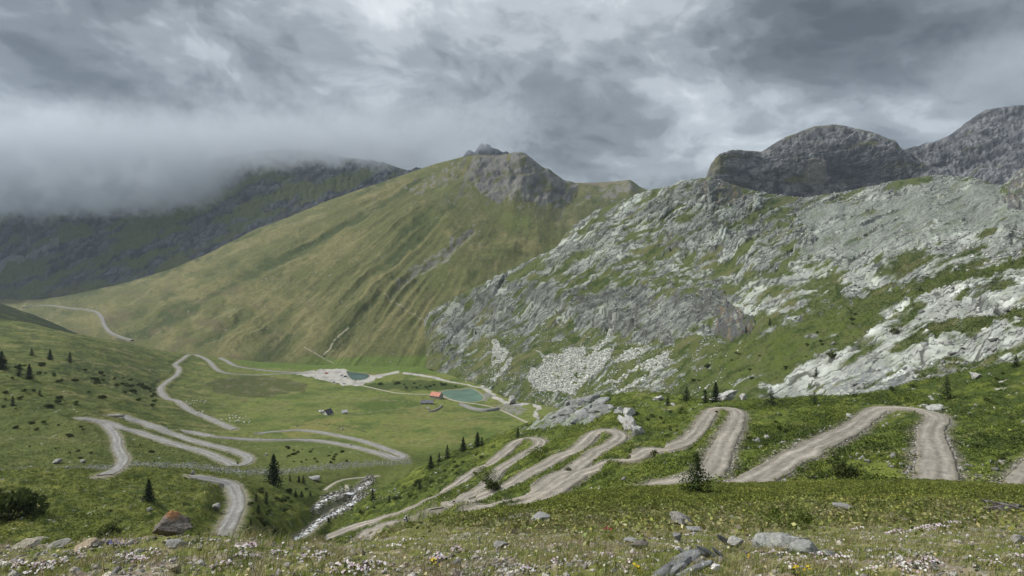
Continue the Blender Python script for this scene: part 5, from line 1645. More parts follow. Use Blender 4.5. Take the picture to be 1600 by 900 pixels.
slab_outcrop('longest low outcrop of layered grey slabs in the foreground, right of the slate ridge', [(1200, 853, 52, 13, -0.12), (1228, 856, 70, 14, 0.05), (1262, 862, 72, 12, 0.10), (1216, 842, 50, 9, -0.05), (1288, 868, 40, 7, 0.1), (1186, 858, 26, 8, -0.3), (1246, 848, 48, 8, 0.12)], 420, (0.27, 0.272, 0.258))
slab_outcrop('dark brown splintered shale block at the right edge of the heath', [(1548, 797, 40, 7, 0.28), (1566, 801, 60, 8, 0.24), (1590, 802, 60, 8, 0.22), (1560, 793, 44, 5, 0.30), (1580, 795, 60, 6, 0.22), (1600, 797, 50, 8, 0.2)], 460, (0.075, 0.062, 0.054), 'shale_block')
stone('stone', knoll, 1122, 896, 24, 17, 'bright white angular stone at the bottom edge', 26, (0.72, 0.71, 0.68), amt=0.1, depth=0.6, sink=0.1)
stone('stone', knoll, 1596, 850, 36, 20, 'grey slab cut by the right edge', 28, (0.30, 0.285, 0.265), depth=0.7, tilt=0.4)
stone('stone', knoll, 1322, 797, 50, 8, 'thin flat pale slab lying in the heath', 29, (0.27, 0.265, 0.25), depth=0.6)
stone('stone', knoll, 846, 817, 46, 14, 'grey slab beside the line of pebbles on the slope', 30, (0.29, 0.285, 0.285), depth=0.8, tilt=-0.2)
stone('stone', knoll, 568, 886, 30, 10, 'flat dark grey stone among the pink flowers', 31, (0.2, 0.2, 0.2), depth=0.6, layers=6)
stone('stone', knoll, 714, 890, 20, 17, 'upright grey stone with pale top beside the pebble patch', 32, (0.24, 0.245, 0.25), depth=0.6, sink=0.1)
stone('stone', knoll, 712, 903, 24, 12, 'pinkish stone at the bottom edge below the upright one', 33, (0.36, 0.29, 0.25), depth=0.6)
stone('boulder', knoll, 35, 858, 40, 6, 'pale tan boulder on the left brink of the knoll', 34, (0.36, 0.325, 0.25), depth=1.2, sink=0.5, cuts=12, rough=0.2)
stone('boulder', knoll, 75, 858, 38, 6, 'grey and tan boulder second from the left on the brink', 35, (0.29, 0.275, 0.235), depth=1.2, sink=0.5, cuts=12, rough=0.2)
stone('boulder', knoll, 122, 860, 40, 7, 'orange tinted stone on the left brink of the knoll', 36, (0.38, 0.30, 0.21), depth=1.2, sink=0.5, cuts=12, rough=0.2)
stone('stone', knoll, 148, 856, 22, 9, 'small grey stone right of the orange tinted one', 37, (0.27, 0.26, 0.24))
stone('stone', knoll, 268, 895, 40, 12, 'tan stone low down under the orange crested one', 38, (0.38, 0.33, 0.24), depth=0.7)
stone('stone', knoll, 985, 850, 40, 8, 'grey stone lying flat left of the slate ridge', 39, (0.25, 0.25, 0.245), depth=0.7)
stone('stone', knoll, 1003, 860, 50, 14, 'dark slab with a brown face left of the slate ridge', 40, (0.155, 0.135, 0.12), depth=0.7, layers=5)
stone('stone', knoll, 1060, 848, 24, 18, 'grey block with a dark face on top of the slate ridge', 41, (0.22, 0.225, 0.23), depth=0.7, sink=0.15)
stone('stone', knoll, 782, 858, 36, 12, 'low grey stone half buried in the grass above the pebbles', 42, (0.26, 0.25, 0.235))
stone('stone', knoll, 1150, 856, 44, 14, 'whitish stone between the slate ridge and the longest slab', 43, (0.42, 0.41, 0.385), depth=0.6)
rng0 = np.random.default_rng(9)
for i in range(46):
    px = rng0.uniform(0, 1600); py = rng0.uniform(862, 897)
    stone('stone', knoll, px, py, rng0.uniform(7, 20), rng0.uniform(4, 10), 'small stone lying in the flowers and grass of the foreground', 100 + i, tuple(np.array((0.30, 0.28, 0.25)) * rng0.uniform(0.6, 1.3)), 'stone', G1, sub=3)

# tilted slates breaking out of the turf
sl = empty('slate_outcrop')
p0 = knoll.pick(1075, 893)
sl.location = p0
tag(sl, 'ridge of tilted grey slates breaking through the turf near the bottom edge', 'rock')
rngs = np.random.default_rng(14)
for k in range(18):
    u = k / 17
    v, f = stone_shape(200 + k, (0.34 * rngs.uniform(0.6, 1.3), 0.10 * rngs.uniform(0.6, 1.5), 0.055 * rngs.uniform(0.5, 1.5)), 3, 12, 0.04)
    a = rngs.uniform(0.35, 0.8)
    R = np.array(Matrix.Rotation(rngs.uniform(-0.35, 0.35) + 0.25, 3, 'Z') @ Matrix.Rotation(a if u > 0.45 else -a * 0.7, 3, 'Y'))
    v = v @ R.T
    q = knoll.pick(1025 + 125 * u + rngs.uniform(-12, 12), 898 - 38 * u + rngs.uniform(-10, 14))
    v = v + (q - p0) + np.array((0, 0, 0.01))
    mesh_obj('slate', v, f, stone_m, sl, False, stone_cols(v - v.mean(0), np.array((0.19, 0.195, 0.2)) * rngs.uniform(0.6, 1.3), k, amt=0.4))

BS = 'boulders on the valley side'
for (px, py, w, h, lab) in [(85, 725, 22, 7, 'broad pale boulder in the grass left of the grey road'), (128, 724, 13, 8, 'pale rounded boulder close to the grey road'), (335, 798, 26, 13, 'large grey boulder inside the bend of the grey road'),
                            (233, 800, 12, 9, 'grey boulder under the dark spruce on the knoll'), (32, 813, 8, 5, 'small pale stone near the large dark bush'), (62, 768, 7, 4, 'small pale stone high on the green knoll'),
                            (104, 733, 9, 5, 'pale stone at the edge of the gravel bed'), (299, 742, 12, 6, 'pale boulder where the road starts its curve'), (415, 712, 8, 5, 'pale boulder just right of the road loop'), (534, 672, 7, 4, 'white block in the meadow above the road'),
                            (548, 697, 6, 4, 'white stone beside the lower arm of the road loop'), (574, 796, 8, 6, 'grey boulder on the slope right of the cascade'), (582, 770, 16, 7, 'pale rock ledge above the stream'), (565, 782, 9, 8, 'pale boulder at the head of the cascade'),
                            (800, 632, 28, 13, 'large grey rock mound right of the lake'), (490, 752, 30, 7, 'grey boulders beside the thin side channel')]:
    stone('boulder', hillside if px in (574, 582) else valley, px, py, w, h, lab, int(px), (0.30, 0.295, 0.28), mat=far_stone_m, sub=3, cat='boulder')
for (px, py, w, h, lab) in [(985, 652, 34, 12, 'topmost white outcrop block above the third hairpin'), (968, 646, 22, 12, 'white outcrop block at the left of the group above the third hairpin'), (990, 668, 28, 18, 'middle white outcrop block above the third hairpin'),
                            (996, 680, 30, 18, 'lowest white outcrop block above the third hairpin'), (975, 662, 20, 12, 'small white outcrop block in the gap of the group'), (1182, 690, 15, 7, 'pale boulder in the heath right of the second hairpin'),
                            (1200, 686, 12, 5, 'grey boulder next to a pale one right of the second hairpin'), (1172, 701, 7, 5, 'small pale stone below two boulders by the second hairpin'), (1268, 717, 10, 4, 'flat stone at the edge of the widest hairpin'),
                            (1330, 652, 14, 6, 'pale stone left of the widest hairpin top'), (1470, 642, 30, 7, 'row of pale stones behind the widest hairpin bend'), (1448, 636, 12, 6, 'pale stone at the outer edge of the widest bend'),
                            (1032, 626, 20, 9, 'white boulder in front of the conifers below the slope'), (1053, 634, 14, 6, 'small white boulder below the larger one'), (1140, 620, 50, 13, 'long white slab below the rock slope'),
                            (1530, 590, 22, 9, 'pale boulder in the heath below the slabs'), (1165, 620, 18, 8, 'right end block of the long white slab')]:
    stone('boulder', hillside, px, py, w, h, lab, int(px), (0.42, 0.42, 0.395), mat=far_stone_m, sub=4, cat='boulder', lich=(0.2, 0.2, 0.18), amt=0.8, depth=1.3, rough=0.20, sink=0.5, cuts=14, tilt=-0.25)
rng0 = np.random.default_rng(19)
for i in range(40):
    px = rng0.uniform(862, 955); py = rng0.uniform(626, 664)
    if not inpoly(np.array([px]), np.array([py]), [(830, 668), (862, 646), (900, 626), (945, 630), (955, 645), (930, 657), (880, 666)])[0]: continue
    stone('boulder', hillside, px, py, rng0.uniform(20, 46), rng0.uniform(5, 9), 'grey slab of the craggy outcrop above the lowest hairpins', 300 + i, tuple(np.array((0.25, 0.255, 0.245)) * rng0.uniform(0.7, 1.25)), 'boulder', 'slabs of the craggy outcrop', mat=far_stone_m, sub=3, depth=0.8, tilt=-0.30, sink=0.5, rough=0.16, cuts=14)

# ------------------------------------------------------------------ huts and walls
wall_m = plain_mat('rubble_wall', (0.30, 0.29, 0.27), 0.9, 0.1, 0.3, 1.6, 0.5, 0.1)
white_m = plain_mat('limewash', (0.70, 0.68, 0.64), 0.85, 0.1, 0.08, 2.0)
red_roof = plain_mat('red_roof', (0.46, 0.20, 0.145), 0.75, 0.2, 0.18, 1.5)
slate_roof = plain_mat('slate_roof', (0.135, 0.137, 0.145), 0.75, 0.2, 0.25, 1.2)
dark_roof = plain_mat('dark_roof', (0.05, 0.052, 0.062), 0.6, 0.3, 0.25, 1.2)
tin_roof = plain_mat('tin_roof', (0.45, 0.46, 0.47), 0.5, 0.4, 0.15, 1.0)
wood_m = plain_mat('old_wood', (0.16, 0.10, 0.06), 0.85, 0.1, 0.3, 3.0)
glass_m = plain_mat('window_glass', (0.03, 0.035, 0.04), 0.15, 0.5, 0.1, 1.0)


def hut(name, px, py, L, Wd, wallh, rise, rz, label, wmat, rmat, chimney=True, nwin=3, over=0.5):
    p = valley.pick(px, py)
    root = empty(name, (p[0], p[1], p[2] - 0.3), rz)
    tag(root, label, 'hut')
    w = MB()
    w.prism([(-Wd / 2, 0), (Wd / 2, 0), (Wd / 2, wallh), (0, wallh + rise), (-Wd / 2, wallh)], -L / 2, L / 2)
    w.v = [(b, -a, c) for a, b, c in w.v]
    w.build('wall', wmat, root)
    r = MB()
    t = 0.22
    sl_ = rise / (Wd / 2)
    e = Wd / 2 + over
    r.prism([(-e, wallh - over * sl_ + 0.03), (0, wallh + rise + 0.03), (e, wallh - over * sl_ + 0.03), (e, wallh - over * sl_ + t + 0.03), (0, wallh + rise + t + 0.08), (-e, wallh - over * sl_ + t + 0.03)], -L / 2 - over, L / 2 + over)
    r.v = [(b, -a, c) for a, b, c in r.v]
    ro = r.build('roof', rmat, root)
    if chimney:
        c = MB(); c.box((L * 0.22, 0.9, wallh + rise + 0.3), (0.8, 0.8, 1.8)); c.build('chimney', wmat, ro)
    d = MB(); d.box((L * 0.1, -Wd / 2 - 0.04, 1.1), (1.1, 0.12, 2.1)); d.build('door', wood_m, root)
    for k in range(nwin):
        x = -L / 2 + (k + 0.5) * L / nwin
        if abs(x - L * 0.1) < 1.2: x += 1.9
        q = MB(); q.box((x, -Wd / 2 - 0.03, wallh * 0.55), (1.0, 0.1, 1.1)); q.build('window', glass_m, root)
    q = MB(); q.box((L / 2 + 0.03, 0, wallh * 0.8), (0.1, 1.1, 1.2)); q.build('window', glass_m, root)
    return root


hut('hut', 682, 622, 14, 10, 4.2, 3.6, math.radians(-28), 'mountain hut with a bright red roof beside the turquoise lake', wall_m, red_roof, True, 4)
hut('barn', 667, 631, 15, 7, 2.4, 2.4, math.radians(4), 'long low grey roofed barn in front of the red roofed hut', wall_m, slate_roof, False, 3)
hut('hut', 512, 648, 7.5, 7.0, 2.2, 3.4, math.radians(60), 'dark roofed hut standing alone in the meadow', white_m, dark_roof, False, 2)
hut('shed', 538, 646, 5.0, 4.0, 2.0, 1.6, math.radians(35), 'small shed with a pale tin roof right of the dark roofed hut', wall_m, tin_roof, False, 1)
hut('shed', 502, 644, 4.0, 2.4, 1.4, 0.6, math.radians(5), 'low pale annex left of the dark roofed hut', white_m, tin_roof, False, 1)


def wall_run(pts, h, w, label, mat, name='stone_wall'):
    path = trace(valley, pts, 1.0, 1.5)
    n = len(path)
    tx = np.gradient(path[:, 0]); ty = np.gradient(path[:, 1]); L = np.hypot(tx, ty) + 1e-9
    nx, ny = -ty / L, tx / L
    prof = [(-0.6, -0.8), (-0.5, 0.3), (-0.4, 0.85), (-0.15, 1.0), (0.15, 1.0), (0.4, 0.85), (0.5, 0.3), (0.6, -0.8)]
    V = []
    for k, (u, z) in enumerate(prof):
        nn = 1 + 0.35 * fbm(np.arange(n) * 0.7, np.arange(n) * 0 + k * 1.3, 3, 501)
        V.append(np.stack([path[:, 0] + nx * u * w * nn, path[:, 1] + ny * u * w * nn, path[:, 2] + z * h * nn], -1))
    V = np.array(V).transpose(1, 0, 2).reshape(-1, 3)
    idx = np.arange(n * len(prof)).reshape(n, -1)
    f = np.stack([idx[:-1, :-1], idx[:-1, 1:], idx[1:, 1:], idx[1:, :-1]], -1).reshape(-1, 4)
    c = np.array((0.20, 0.195, 0.185)) * (1 + 0.5 * fbm(V[:, 0] * 1.1, V[:, 1] * 1.1 + V[:, 2], 3, 505))[:, None]
    o = mesh_obj(name, V, f, mat, None, False, c)
    tag(o, label, 'wall')


wall_run([(720, 633), (730, 637), (742, 641), (758, 643), (770, 642), (778, 640)], 3.0, 5.0, 'long grey rubble bank below the lake', far_stone_m, 'stone_bank')
wall_run([(669, 643), (677, 643), (684, 640), (689, 636), (690, 634)], 1.6, 2.2, 'curved ruined dry stone wall below the barn', far_stone_m)
wall_run([(664, 637), (669, 638), (670, 640)], 1.2, 1.6, 'short bit of pale ruined wall beside the barn', far_stone_m)

# ------------------------------------------------------------------ vehicles at the car park
tyre_m = plain_mat('tyre', (0.02, 0.02, 0.02), 0.9, 0.1, 0.2, 4)
rim_m = plain_mat('rim', (0.4, 0.4, 0.42), 0.4, 0.5, 0.1, 4)
lamp_m = plain_mat('lamp_glass', (0.7, 0.7, 0.65), 0.2, 0.5, 0.05, 4)
tail_m = plain_mat('tail_glass', (0.4, 0.03, 0.02), 0.3, 0.5, 0.05, 4)


def wheel_mb(x, y, r, w):
    m = MB()
    m.tube([(x, y - w / 2, r), (x, y + w / 2, r)], r, 14)
    return m


def vehicle(name, px, py, rz, paint, label, kind='car'):
    p = valley.pick(px, py)
    root = empty(name, (p[0], p[1], p[2] + 0.05), rz)
    tag(root, label, {'car': 'car', 'van': 'van', 'camper': 'camper van'}[kind])
    body = MB()
    if kind == 'car':
        L, Wd = 4.3, 1.8
        prof = [(-2.15, 0.35), (2.15, 0.35), (2.15, 0.75), (1.95, 0.92), (0.95, 1.0), (0.35, 1.46), (-1.35, 1.48), (-1.95, 1.05), (-2.15, 0.95)]
        gl = [(0.88, 1.02), (0.34, 1.40), (-1.3, 1.42), (-1.78, 1.06)]
    elif kind == 'van':
        L, Wd = 5.2, 2.0
        prof = [(-2.6, 0.4), (2.6, 0.4), (2.6, 0.95), (2.4, 1.15), (1.75, 1.3), (1.15, 2.05), (-2.5, 2.1), (-2.6, 1.9)]
        gl = [(1.62, 1.34), (1.12, 1.92), (-1.6, 1.95), (-1.6, 1.35)]
    else:
        L, Wd = 6.4, 2.2
        prof = [(-3.2, 0.45), (3.2, 0.45), (3.2, 1.0), (3.0, 1.25), (2.4, 1.45), (2.1, 1.95), (2.6, 2.2), (2.5, 2.8), (2.2, 2.95), (-3.1, 2.95), (-3.2, 2.8)]
        gl = [(2.3, 1.5), (2.05, 1.9), (1.2, 1.9), (1.2, 1.5)]
    body.prism(prof, -Wd / 2, Wd / 2)
    body.build('body', paint, root)
    for s in (-1, 1):
        g = MB(); g.prism(gl, s * (Wd / 2 + 0.004) - 0.01, s * (Wd / 2 + 0.004) + 0.01); g.build('side_window', glass_m, root)
        hl = MB(); hl.box((L / 2 + 0.02, s * Wd * 0.36, 0.75), (0.06, 0.32, 0.18)); hl.build('headlight', lamp_m, root)
        tl = MB(); tl.box((-L / 2 - 0.02, s * Wd * 0.40, 0.85), (0.06, 0.22, 0.25)); tl.build('tail_light', tail_m, root)
        for x in (L * 0.31, -L * 0.31):
            w = wheel_mb(x, s * (Wd / 2 - 0.08), 0.34, 0.24).build('wheel', tyre_m, root)
            wheel_mb(x, s * (Wd / 2 + 0.03), 0.2, 0.06)
            r = MB(); r.tube([(x, s * (Wd / 2 + 0.03), 0.34), (x, s * (Wd / 2 + 0.06), 0.34)], 0.2, 10); r.build('rim', rim_m, w)
    return root


pw = plain_mat('white_paint', (0.78, 0.78, 0.77), 0.35, 0.5, 0.03, 1)
pd = plain_mat('dark_paint', (0.03, 0.035, 0.045), 0.35, 0.5, 0.1, 1)
pr_ = plain_mat('red_paint', (0.50, 0.07, 0.04), 0.4, 0.5, 0.08, 1)
ps = plain_mat('silver_paint', (0.45, 0.46, 0.47), 0.3, 0.6, 0.05, 1, metal=0.4)
vehicle('parked_car', 527, 599, 0.15, pw, 'white car, middle of three parked on the near edge of the gravel car park')
vehicle('parked_car', 522, 598, 0.2, pd, 'dark car at the left end of the near edge of the gravel car park')
vehicle('parked_car', 538, 600, 0.1, ps, 'silver car at the right end of the near edge of the gravel car park')
vehicle('camper_van', 533, 587, 1.2, pw, 'tall white camper van near the pond', 'camper')
vehicle('parked_van', 540, 589, 0.5, pd, 'dark van beside the white camper near the pond', 'van')
vehicle('parked_van', 510, 584, 0.05, pr_, 'red van alone at the back of the car park', 'van')


# ------------------------------------------------------------------ bodies grown on skeletons
def skin_body(name, joints, bones, mat, parent=None, sub=2):
    """joints: [(x,y,z,radius or (rx,ry))]; one continuous surface"""
    me = bpy.data.meshes.new(name + '_skeleton')
    me.from_pydata([j[:3] for j in joints], bones, [])
    o = bpy.data.objects.new(name + '_skeleton', me)
    COL.objects.link(o)
    md = o.modifiers.new('skin', 'SKIN')
    if not me.skin_vertices:
        o.data.skin_vertices
    for i, j in enumerate(joints):
        r = j[3] if hasattr(j[3], '__len__') else (j[3], j[3])
        me.skin_vertices[0].data[i].radius = r
    me.skin_vertices[0].data[0].use_root = True
    ms = o.modifiers.new('sub', 'SUBSURF')
    ms.levels = sub; ms.render_levels = sub
    dg = bpy.context.evaluated_depsgraph_get()
    ev = o.evaluated_get(dg)
    nm = bpy.data.meshes.new_from_object(ev)
    nm.name = name
    bpy.data.objects.remove(o)
    nm.materials.clear()
    nm.materials.append(mat)
    nm.polygons.foreach_set('use_smooth', np.ones(len(nm.polygons), bool))
    r = bpy.data.objects.new(name, nm)
    COL.objects.link(r)
    if parent: r.parent = parent
    return r


wool_m = plain_mat('wool', (0.72, 0.69, 0.62), 0.95, 0.05, 0.12, 6)


def sheep_mesh(grazing):
    hz_ = 0.30 if grazing else 0.95
    J = [(0, 0, 0.62, 0.27), (0.38, 0, 0.64, 0.25), (-0.42, 0, 0.62, 0.25), (0.56, 0, 0.66 if grazing else 0.78, 0.14), (0.72, 0, 0.45 if grazing else 0.95, 0.11), (0.88, 0, hz_ - 0.05, 0.07), (-0.66, 0, 0.55, 0.05)]
    B = [(0, 1), (0, 2), (1, 3), (3, 4), (4, 5), (2, 6)]
    for x, par in ((0.34, 1), (-0.38, 2)):
        for s in (-1, 1):
            i = len(J)
            kx = 0.03 if x > 0 else -0.05
            J += [(x, s * 0.14, 0.42, 0.09), (x + kx, s * 0.14, 0.24, 0.05), (x, s * 0.14, 0.02, 0.04)]
            B += [(par, i), (i, i + 1), (i + 1, i + 2)]
    for s in (-1, 1):
        J.append((0.66, s * 0.15, 0.50 if grazing else 0.98, 0.035)); B.append((4, len(J) - 1))
    return J, B


proto_sheep = [skin_body('sheep', *sheep_mesh(g), wool_m, None, 1) for g in (True, False)]
rng0 = np.random.default_rng(3)
k = 0
for (x0, x1, y0, y1, n) in [(288, 323, 626, 634, 14), (305, 319, 642, 648, 8), (338, 392, 649, 664, 26)]:
    for i in range(n):
        o = proto_sheep[k] if k < 2 else proto_sheep[k % 2].copy()
        if k >= 2: COL.objects.link(o)
        p = valley.pick(rng0.uniform(x0, x1), rng0.uniform(y0, y1))
        o.location = p; o.rotation_euler = (0, 0, rng0.uniform(0, 6.28)); o.scale = (1.25, 1.25, 1.25)
        tag(o, 'white sheep of the flock grazing in the meadow beside the winding road', 'sheep', 'flock of sheep in the meadow')
        k += 1

# ------------------------------------------------------------------ motorcycle and rider
pa = hillside.pick(634, 817); pb = hillside.pick(606, 827)
hd = math.atan2(pb[1] - pa[1], pb[0] - pa[0])
zroad = hillside.height(pa[0], pa[1]) + 0.24
mc = empty('motorcycle', (pa[0], pa[1], zroad), hd)
tag(mc, 'white and black touring motorcycle riding down the dusty bend', 'motorcycle')
for x in (0.76, -0.74):
    th = MB(); n = 20
    for i in range(n):
        a0, a1 = 2 * math.pi * i / n, 2 * math.pi * (i + 1) / n
        pts = [(x + r * math.cos(a), y, 0.33 + r * math.sin(a)) for a in (a0, a1) for r, y in ((0.24, -0.05), (0.33, -0.05), (0.33, 0.05), (0.24, 0.05))]
        th.add(pts, [(0, 1, 5, 4), (1, 2, 6, 5), (2, 3, 7, 6), (3, 0, 4, 7)])
    w = th.build('wheel', tyre_m, mc)
    rr = MB(); rr.tube([(x, -0.03, 0.33), (x, 0.03, 0.33)], 0.235, 16); rr.build('rim', rim_m, w)
black_m = plain_mat('black_metal', (0.03, 0.03, 0.032), 0.5, 0.4, 0.2, 5)
e = MB(); e.box((0.05, 0, 0.48), (0.62, 0.36, 0.42)); e.tube([(0.05, 0, 0.45), (-0.74, 0.12, 0.33)], 0.04, 6); e.tube([(0.05, 0, 0.45), (-0.74, -0.12, 0.33)], 0.04, 6); e.build('engine', black_m, mc)
t = MB(); t.ball((0.22, 0, 0.92), 0.3, (1.0, 0.62, 0.62)); t.build('fuel_tank', pw, mc, True)
s_ = MB(); s_.box((-0.38, 0, 0.86), (0.75, 0.3, 0.12)); s_.build('seat', black_m, mc)
fk = MB()
for y in (-0.1, 0.1): fk.tube([(0.76, y, 0.33), (0.48, y, 1.05)], 0.035, 6)
fk.build('fork', rim_m, mc)
hb_ = MB(); hb_.tube([(0.38, -0.42, 1.14), (0.46, 0, 1.08), (0.38, 0.42, 1.14)], 0.02, 6); hb_.build('handlebar', black_m, mc)
fr = MB(); fr.prism([(0.45, 0.8), (0.82, 0.82), (0.74, 1.05), (0.55, 1.32), (0.5, 1.3)], -0.17, 0.17); fr.build('fairing', pw, mc)
hl = MB(); hl.ball((0.80, 0, 0.93), 0.09); hl.build('headlight', lamp_m, mc, True)
fd = MB(); fd.tube([(0.42, 0, 0.64), (0.6, 0, 0.70), (0.78, 0, 0.72), (0.98, 0, 0.64)], [0.05, 0.07, 0.07, 0.04], 8); fd.build('front_fender', pw, mc)
for y in (-0.32, 0.32):
    pn = MB(); pn.box((-0.66, y, 0.72), (0.48, 0.2, 0.36)); pn.build('pannier', ps, mc)
ex = MB(); ex.tube([(0.0, -0.2, 0.35), (-0.5, -0.22, 0.42), (-0.95, -0.22, 0.58)], [0.03, 0.05, 0.055], 8); ex.build('exhaust', rim_m, mc)

suit_m = plain_mat('riding_suit', (0.025, 0.026, 0.03), 0.8, 0.2, 0.3, 6)
J = [(-0.30, 0, 0.98, 0.155), (-0.20, 0, 1.22, 0.15), (-0.10, 0, 1.45, (0.19, 0.14)), (-0.05, 0, 1.58, 0.07), (-0.01, 0, 1.72, 0.10)]
B = [(0, 1), (1, 2), (2, 3), (3, 4)]
for s in (-1, 1):
    i = len(J)
    J += [(-0.09, s * 0.22, 1.47, 0.075), (0.06, s * 0.36, 1.25, 0.055), (0.32, s * 0.38, 1.17, 0.04), (0.39, s * 0.39, 1.15, 0.038)]
    B += [(2, i), (i, i + 1), (i + 1, i + 2), (i + 2, i + 3)]
    i = len(J)
    J += [(-0.26, s * 0.14, 0.95, 0.11), (0.16, s * 0.27, 0.86, 0.075), (-0.10, s * 0.27, 0.44, 0.055), (-0.12, s * 0.27, 0.36, 0.05), (0.06, s * 0.29, 0.34, 0.04)]
    B += [(0, i), (i, i + 1), (i + 1, i + 2), (i + 2, i + 3), (i + 3, i + 4)]
rider = empty('person', (pa[0], pa[1], zroad), hd)
tag(rider, 'motorcyclist in black clothes and a white helmet riding the motorcycle', 'person')
skin_body('body', J, B, suit_m, rider)
hm_ = MB(); hm_.ball((0.0, 0, 1.75), 0.15, (1.1, 0.92, 1.0), 16, 12); he = hm_.build('helmet', pw, rider, True)
vz = MB(); vz.prism([(0.09, 1.70), (0.172, 1.71), (0.172, 1.79), (0.09, 1.82)], -0.10, 0.10); vz.build('visor', glass_m, he)

# ------------------------------------------------------------------ living cover: heath leaves, grass, flowers, pebbles
def cells(L, mask, vis_px=6.0):
    R = HOR - L.Z / L.D * F
    vis = R <= np.minimum.accumulate(R, axis=0) + vis_px
    dx = np.abs(np.gradient(L.X, axis=1)); dy = np.abs(np.gradient(L.D, axis=0))
    w = (mask * vis * dx * dy)[:-1, :-1]
    w = w * ((L.P > -60) & (L.P < 1660))[:-1, :-1]
    return w / w.sum(), float(w.sum())


def scatter(L, mask, n, rng, bias=0.0):
    w, area = cells(L, mask)
    if bias:
        w = w / (L.D[:-1, :-1] ** bias); w = w / w.sum()
    idx = rng.choice(w.size, n, p=w.ravel())
    r, c = np.unravel_index(idx, w.shape)
    u = rng.random(n)[:, None]; v = rng.random(n)[:, None]
    P3 = np.stack([L.X, L.D, L.Z], -1)
    p = (P3[r, c] * (1 - u) + P3[r, c + 1] * u) * (1 - v) + (P3[r + 1, c] * (1 - u) + P3[r + 1, c + 1] * u) * v
    return p, L.col[r, c].copy(), r, c


def cover(name, L, mask, n, size, label, seed, bias=1.0, clump=5, spread=1.6, dark=0.6, light=2.0, lift=0.25):
    rng = np.random.default_rng(seed)
    k = n // clump
    p, c, r, cc = scatter(L, mask, k, rng, bias)
    d = p[:, 1]
    tone = np.exp(rng.normal(0, 0.35, k))
    sz = size * (0.6 + 0.9 * rng.random(k))
    pos = np.repeat(p, clump, 0); s = np.repeat(sz, clump); tn = np.repeat(tone, clump); col = np.repeat(c, clump, 0)
    off = rng.normal(size=pos.shape) * np.array((0.55, 0.55, 0.25))
    pos = pos + off * (s * spread)[:, None]
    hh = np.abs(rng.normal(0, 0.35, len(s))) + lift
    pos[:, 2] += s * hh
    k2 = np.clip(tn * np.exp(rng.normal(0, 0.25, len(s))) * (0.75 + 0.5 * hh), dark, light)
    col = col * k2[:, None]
    hue = rng.normal(0, 0.07, len(s))
    col = col * np.stack([1 + hue, 1 + 0.2 * hue, 1 - hue], -1)
    v, f, c4 = quads_cloud(pos, s * (0.7 + 0.6 * rng.random(len(s))), 0.6, np.clip(col * 1.3, 0.004, 1), rng, 0.5)
    o = mesh_obj(name, v, f, leaf_m, None, False, c4)
    tag(o, label, None, None, 'stuff')


lum = lambda L: L.col @ np.array((0.3, 0.6, 0.1))
greenish = lambda L: smooth(0.0, 0.006, L.col[..., 1] - L.col[..., 2] * 1.45) * (1 - L.road)
cover('heath_cover', knoll, greenish(knoll) * smooth(6.5, 19, knoll.D + 3.5 * fbm(knoll.X * 0.5, knoll.D * 0.4, 4, 291)), 200000, 0.06, 'low heath covering the near slope', 41, 1.0)
cover('heath_cover', hillside, greenish(hillside) * (0.12 + smooth(-0.2, 0.2, fbm(hillside.X / 13, hillside.D / 20, 4, 631) + 0.05)), 300000, 0.25, 'rhododendron and bilberry heath on the hairpin slope', 42, 1.0, 6, 1.7)
kn = (1 - smooth(230, 300, valley.D)) + 0.8 * (1 - smooth(230, 430, valley.P - 0.30 * (valley.Q - 560))) * (1 - smooth(480, 620, valley.D))
cover('heath_cover', valley, greenish(valley) * np.clip(kn, 0, 1), 150000, 0.30, 'low scrub and tussocks on the left slope', 43, 1.2, 5, 1.5)
cover('heath_cover', rock, greenish(rock) * (1 - smooth(420, 560, rock.D)), 90000, 0.42, 'low scrub on the ledges of the rock slope', 44, 1.2, 5, 1.5)


def blades(name, mask, n, lmin, lmax, width, cols, label, seed, bias=1.0, lenf=None, lean=0.5):
    rng = np.random.default_rng(seed)
    tuft = 9
    p, c, r, cc = scatter(knoll, mask, n // tuft, rng, bias)
    lf = lenf(p) if lenf else np.ones(len(p))
    p = np.repeat(p, tuft, 0); lf = np.repeat(lf, tuft)
    which = np.repeat(rng.random(len(c)), tuft)
    m = len(p)
    p[:, :2] += rng.normal(0, 0.016, (m, 2))
    L = rng.uniform(lmin, lmax, m) * lf
    az = rng.random(m) * 2 * np.pi
    ln = rng.uniform(0.1, lean, m)
    dirv = np.stack([np.cos(az) * ln + 0.15, np.sin(az) * ln, np.ones(m)], -1); dirv /= np.linalg.norm(dirv, axis=1)[:, None]
    side = np.stack([-np.sin(az + 0.7), np.cos(az + 0.7), np.zeros(m)], -1) * (width * (0.6 + 0.8 * rng.random(m)))[:, None]
    mid = p + dirv * (L * 0.55)[:, None]
    tip = p + dirv * L[:, None] + np.stack([np.cos(az) * 0.35 * L, np.sin(az) * 0.35 * L, -0.18 * L], -1)
    v = np.stack([p - side - [0, 0, 0.01], p + side - [0, 0, 0.01], mid - side * 0.7, mid + side * 0.7, tip], 1).reshape(-1, 3)
    b = np.arange(m)[:, None] * 5
    f = np.concatenate([b + [0, 1, 3], b + [0, 3, 2], b + [2, 3, 4]], 1).reshape(-1, 3)
    cols = np.array(cols)
    i = np.clip((which * len(cols) + rng.normal(0, 0.5, m)).astype(int), 0, len(cols) - 1)
    cb = cols[i] * np.exp(rng.normal(0, 0.22, m))[:, None]
    o = mesh_obj(name, v, f, grass_m, None, False, np.repeat(cb, 5, 0))
    tag(o, label, None, None, 'stuff')


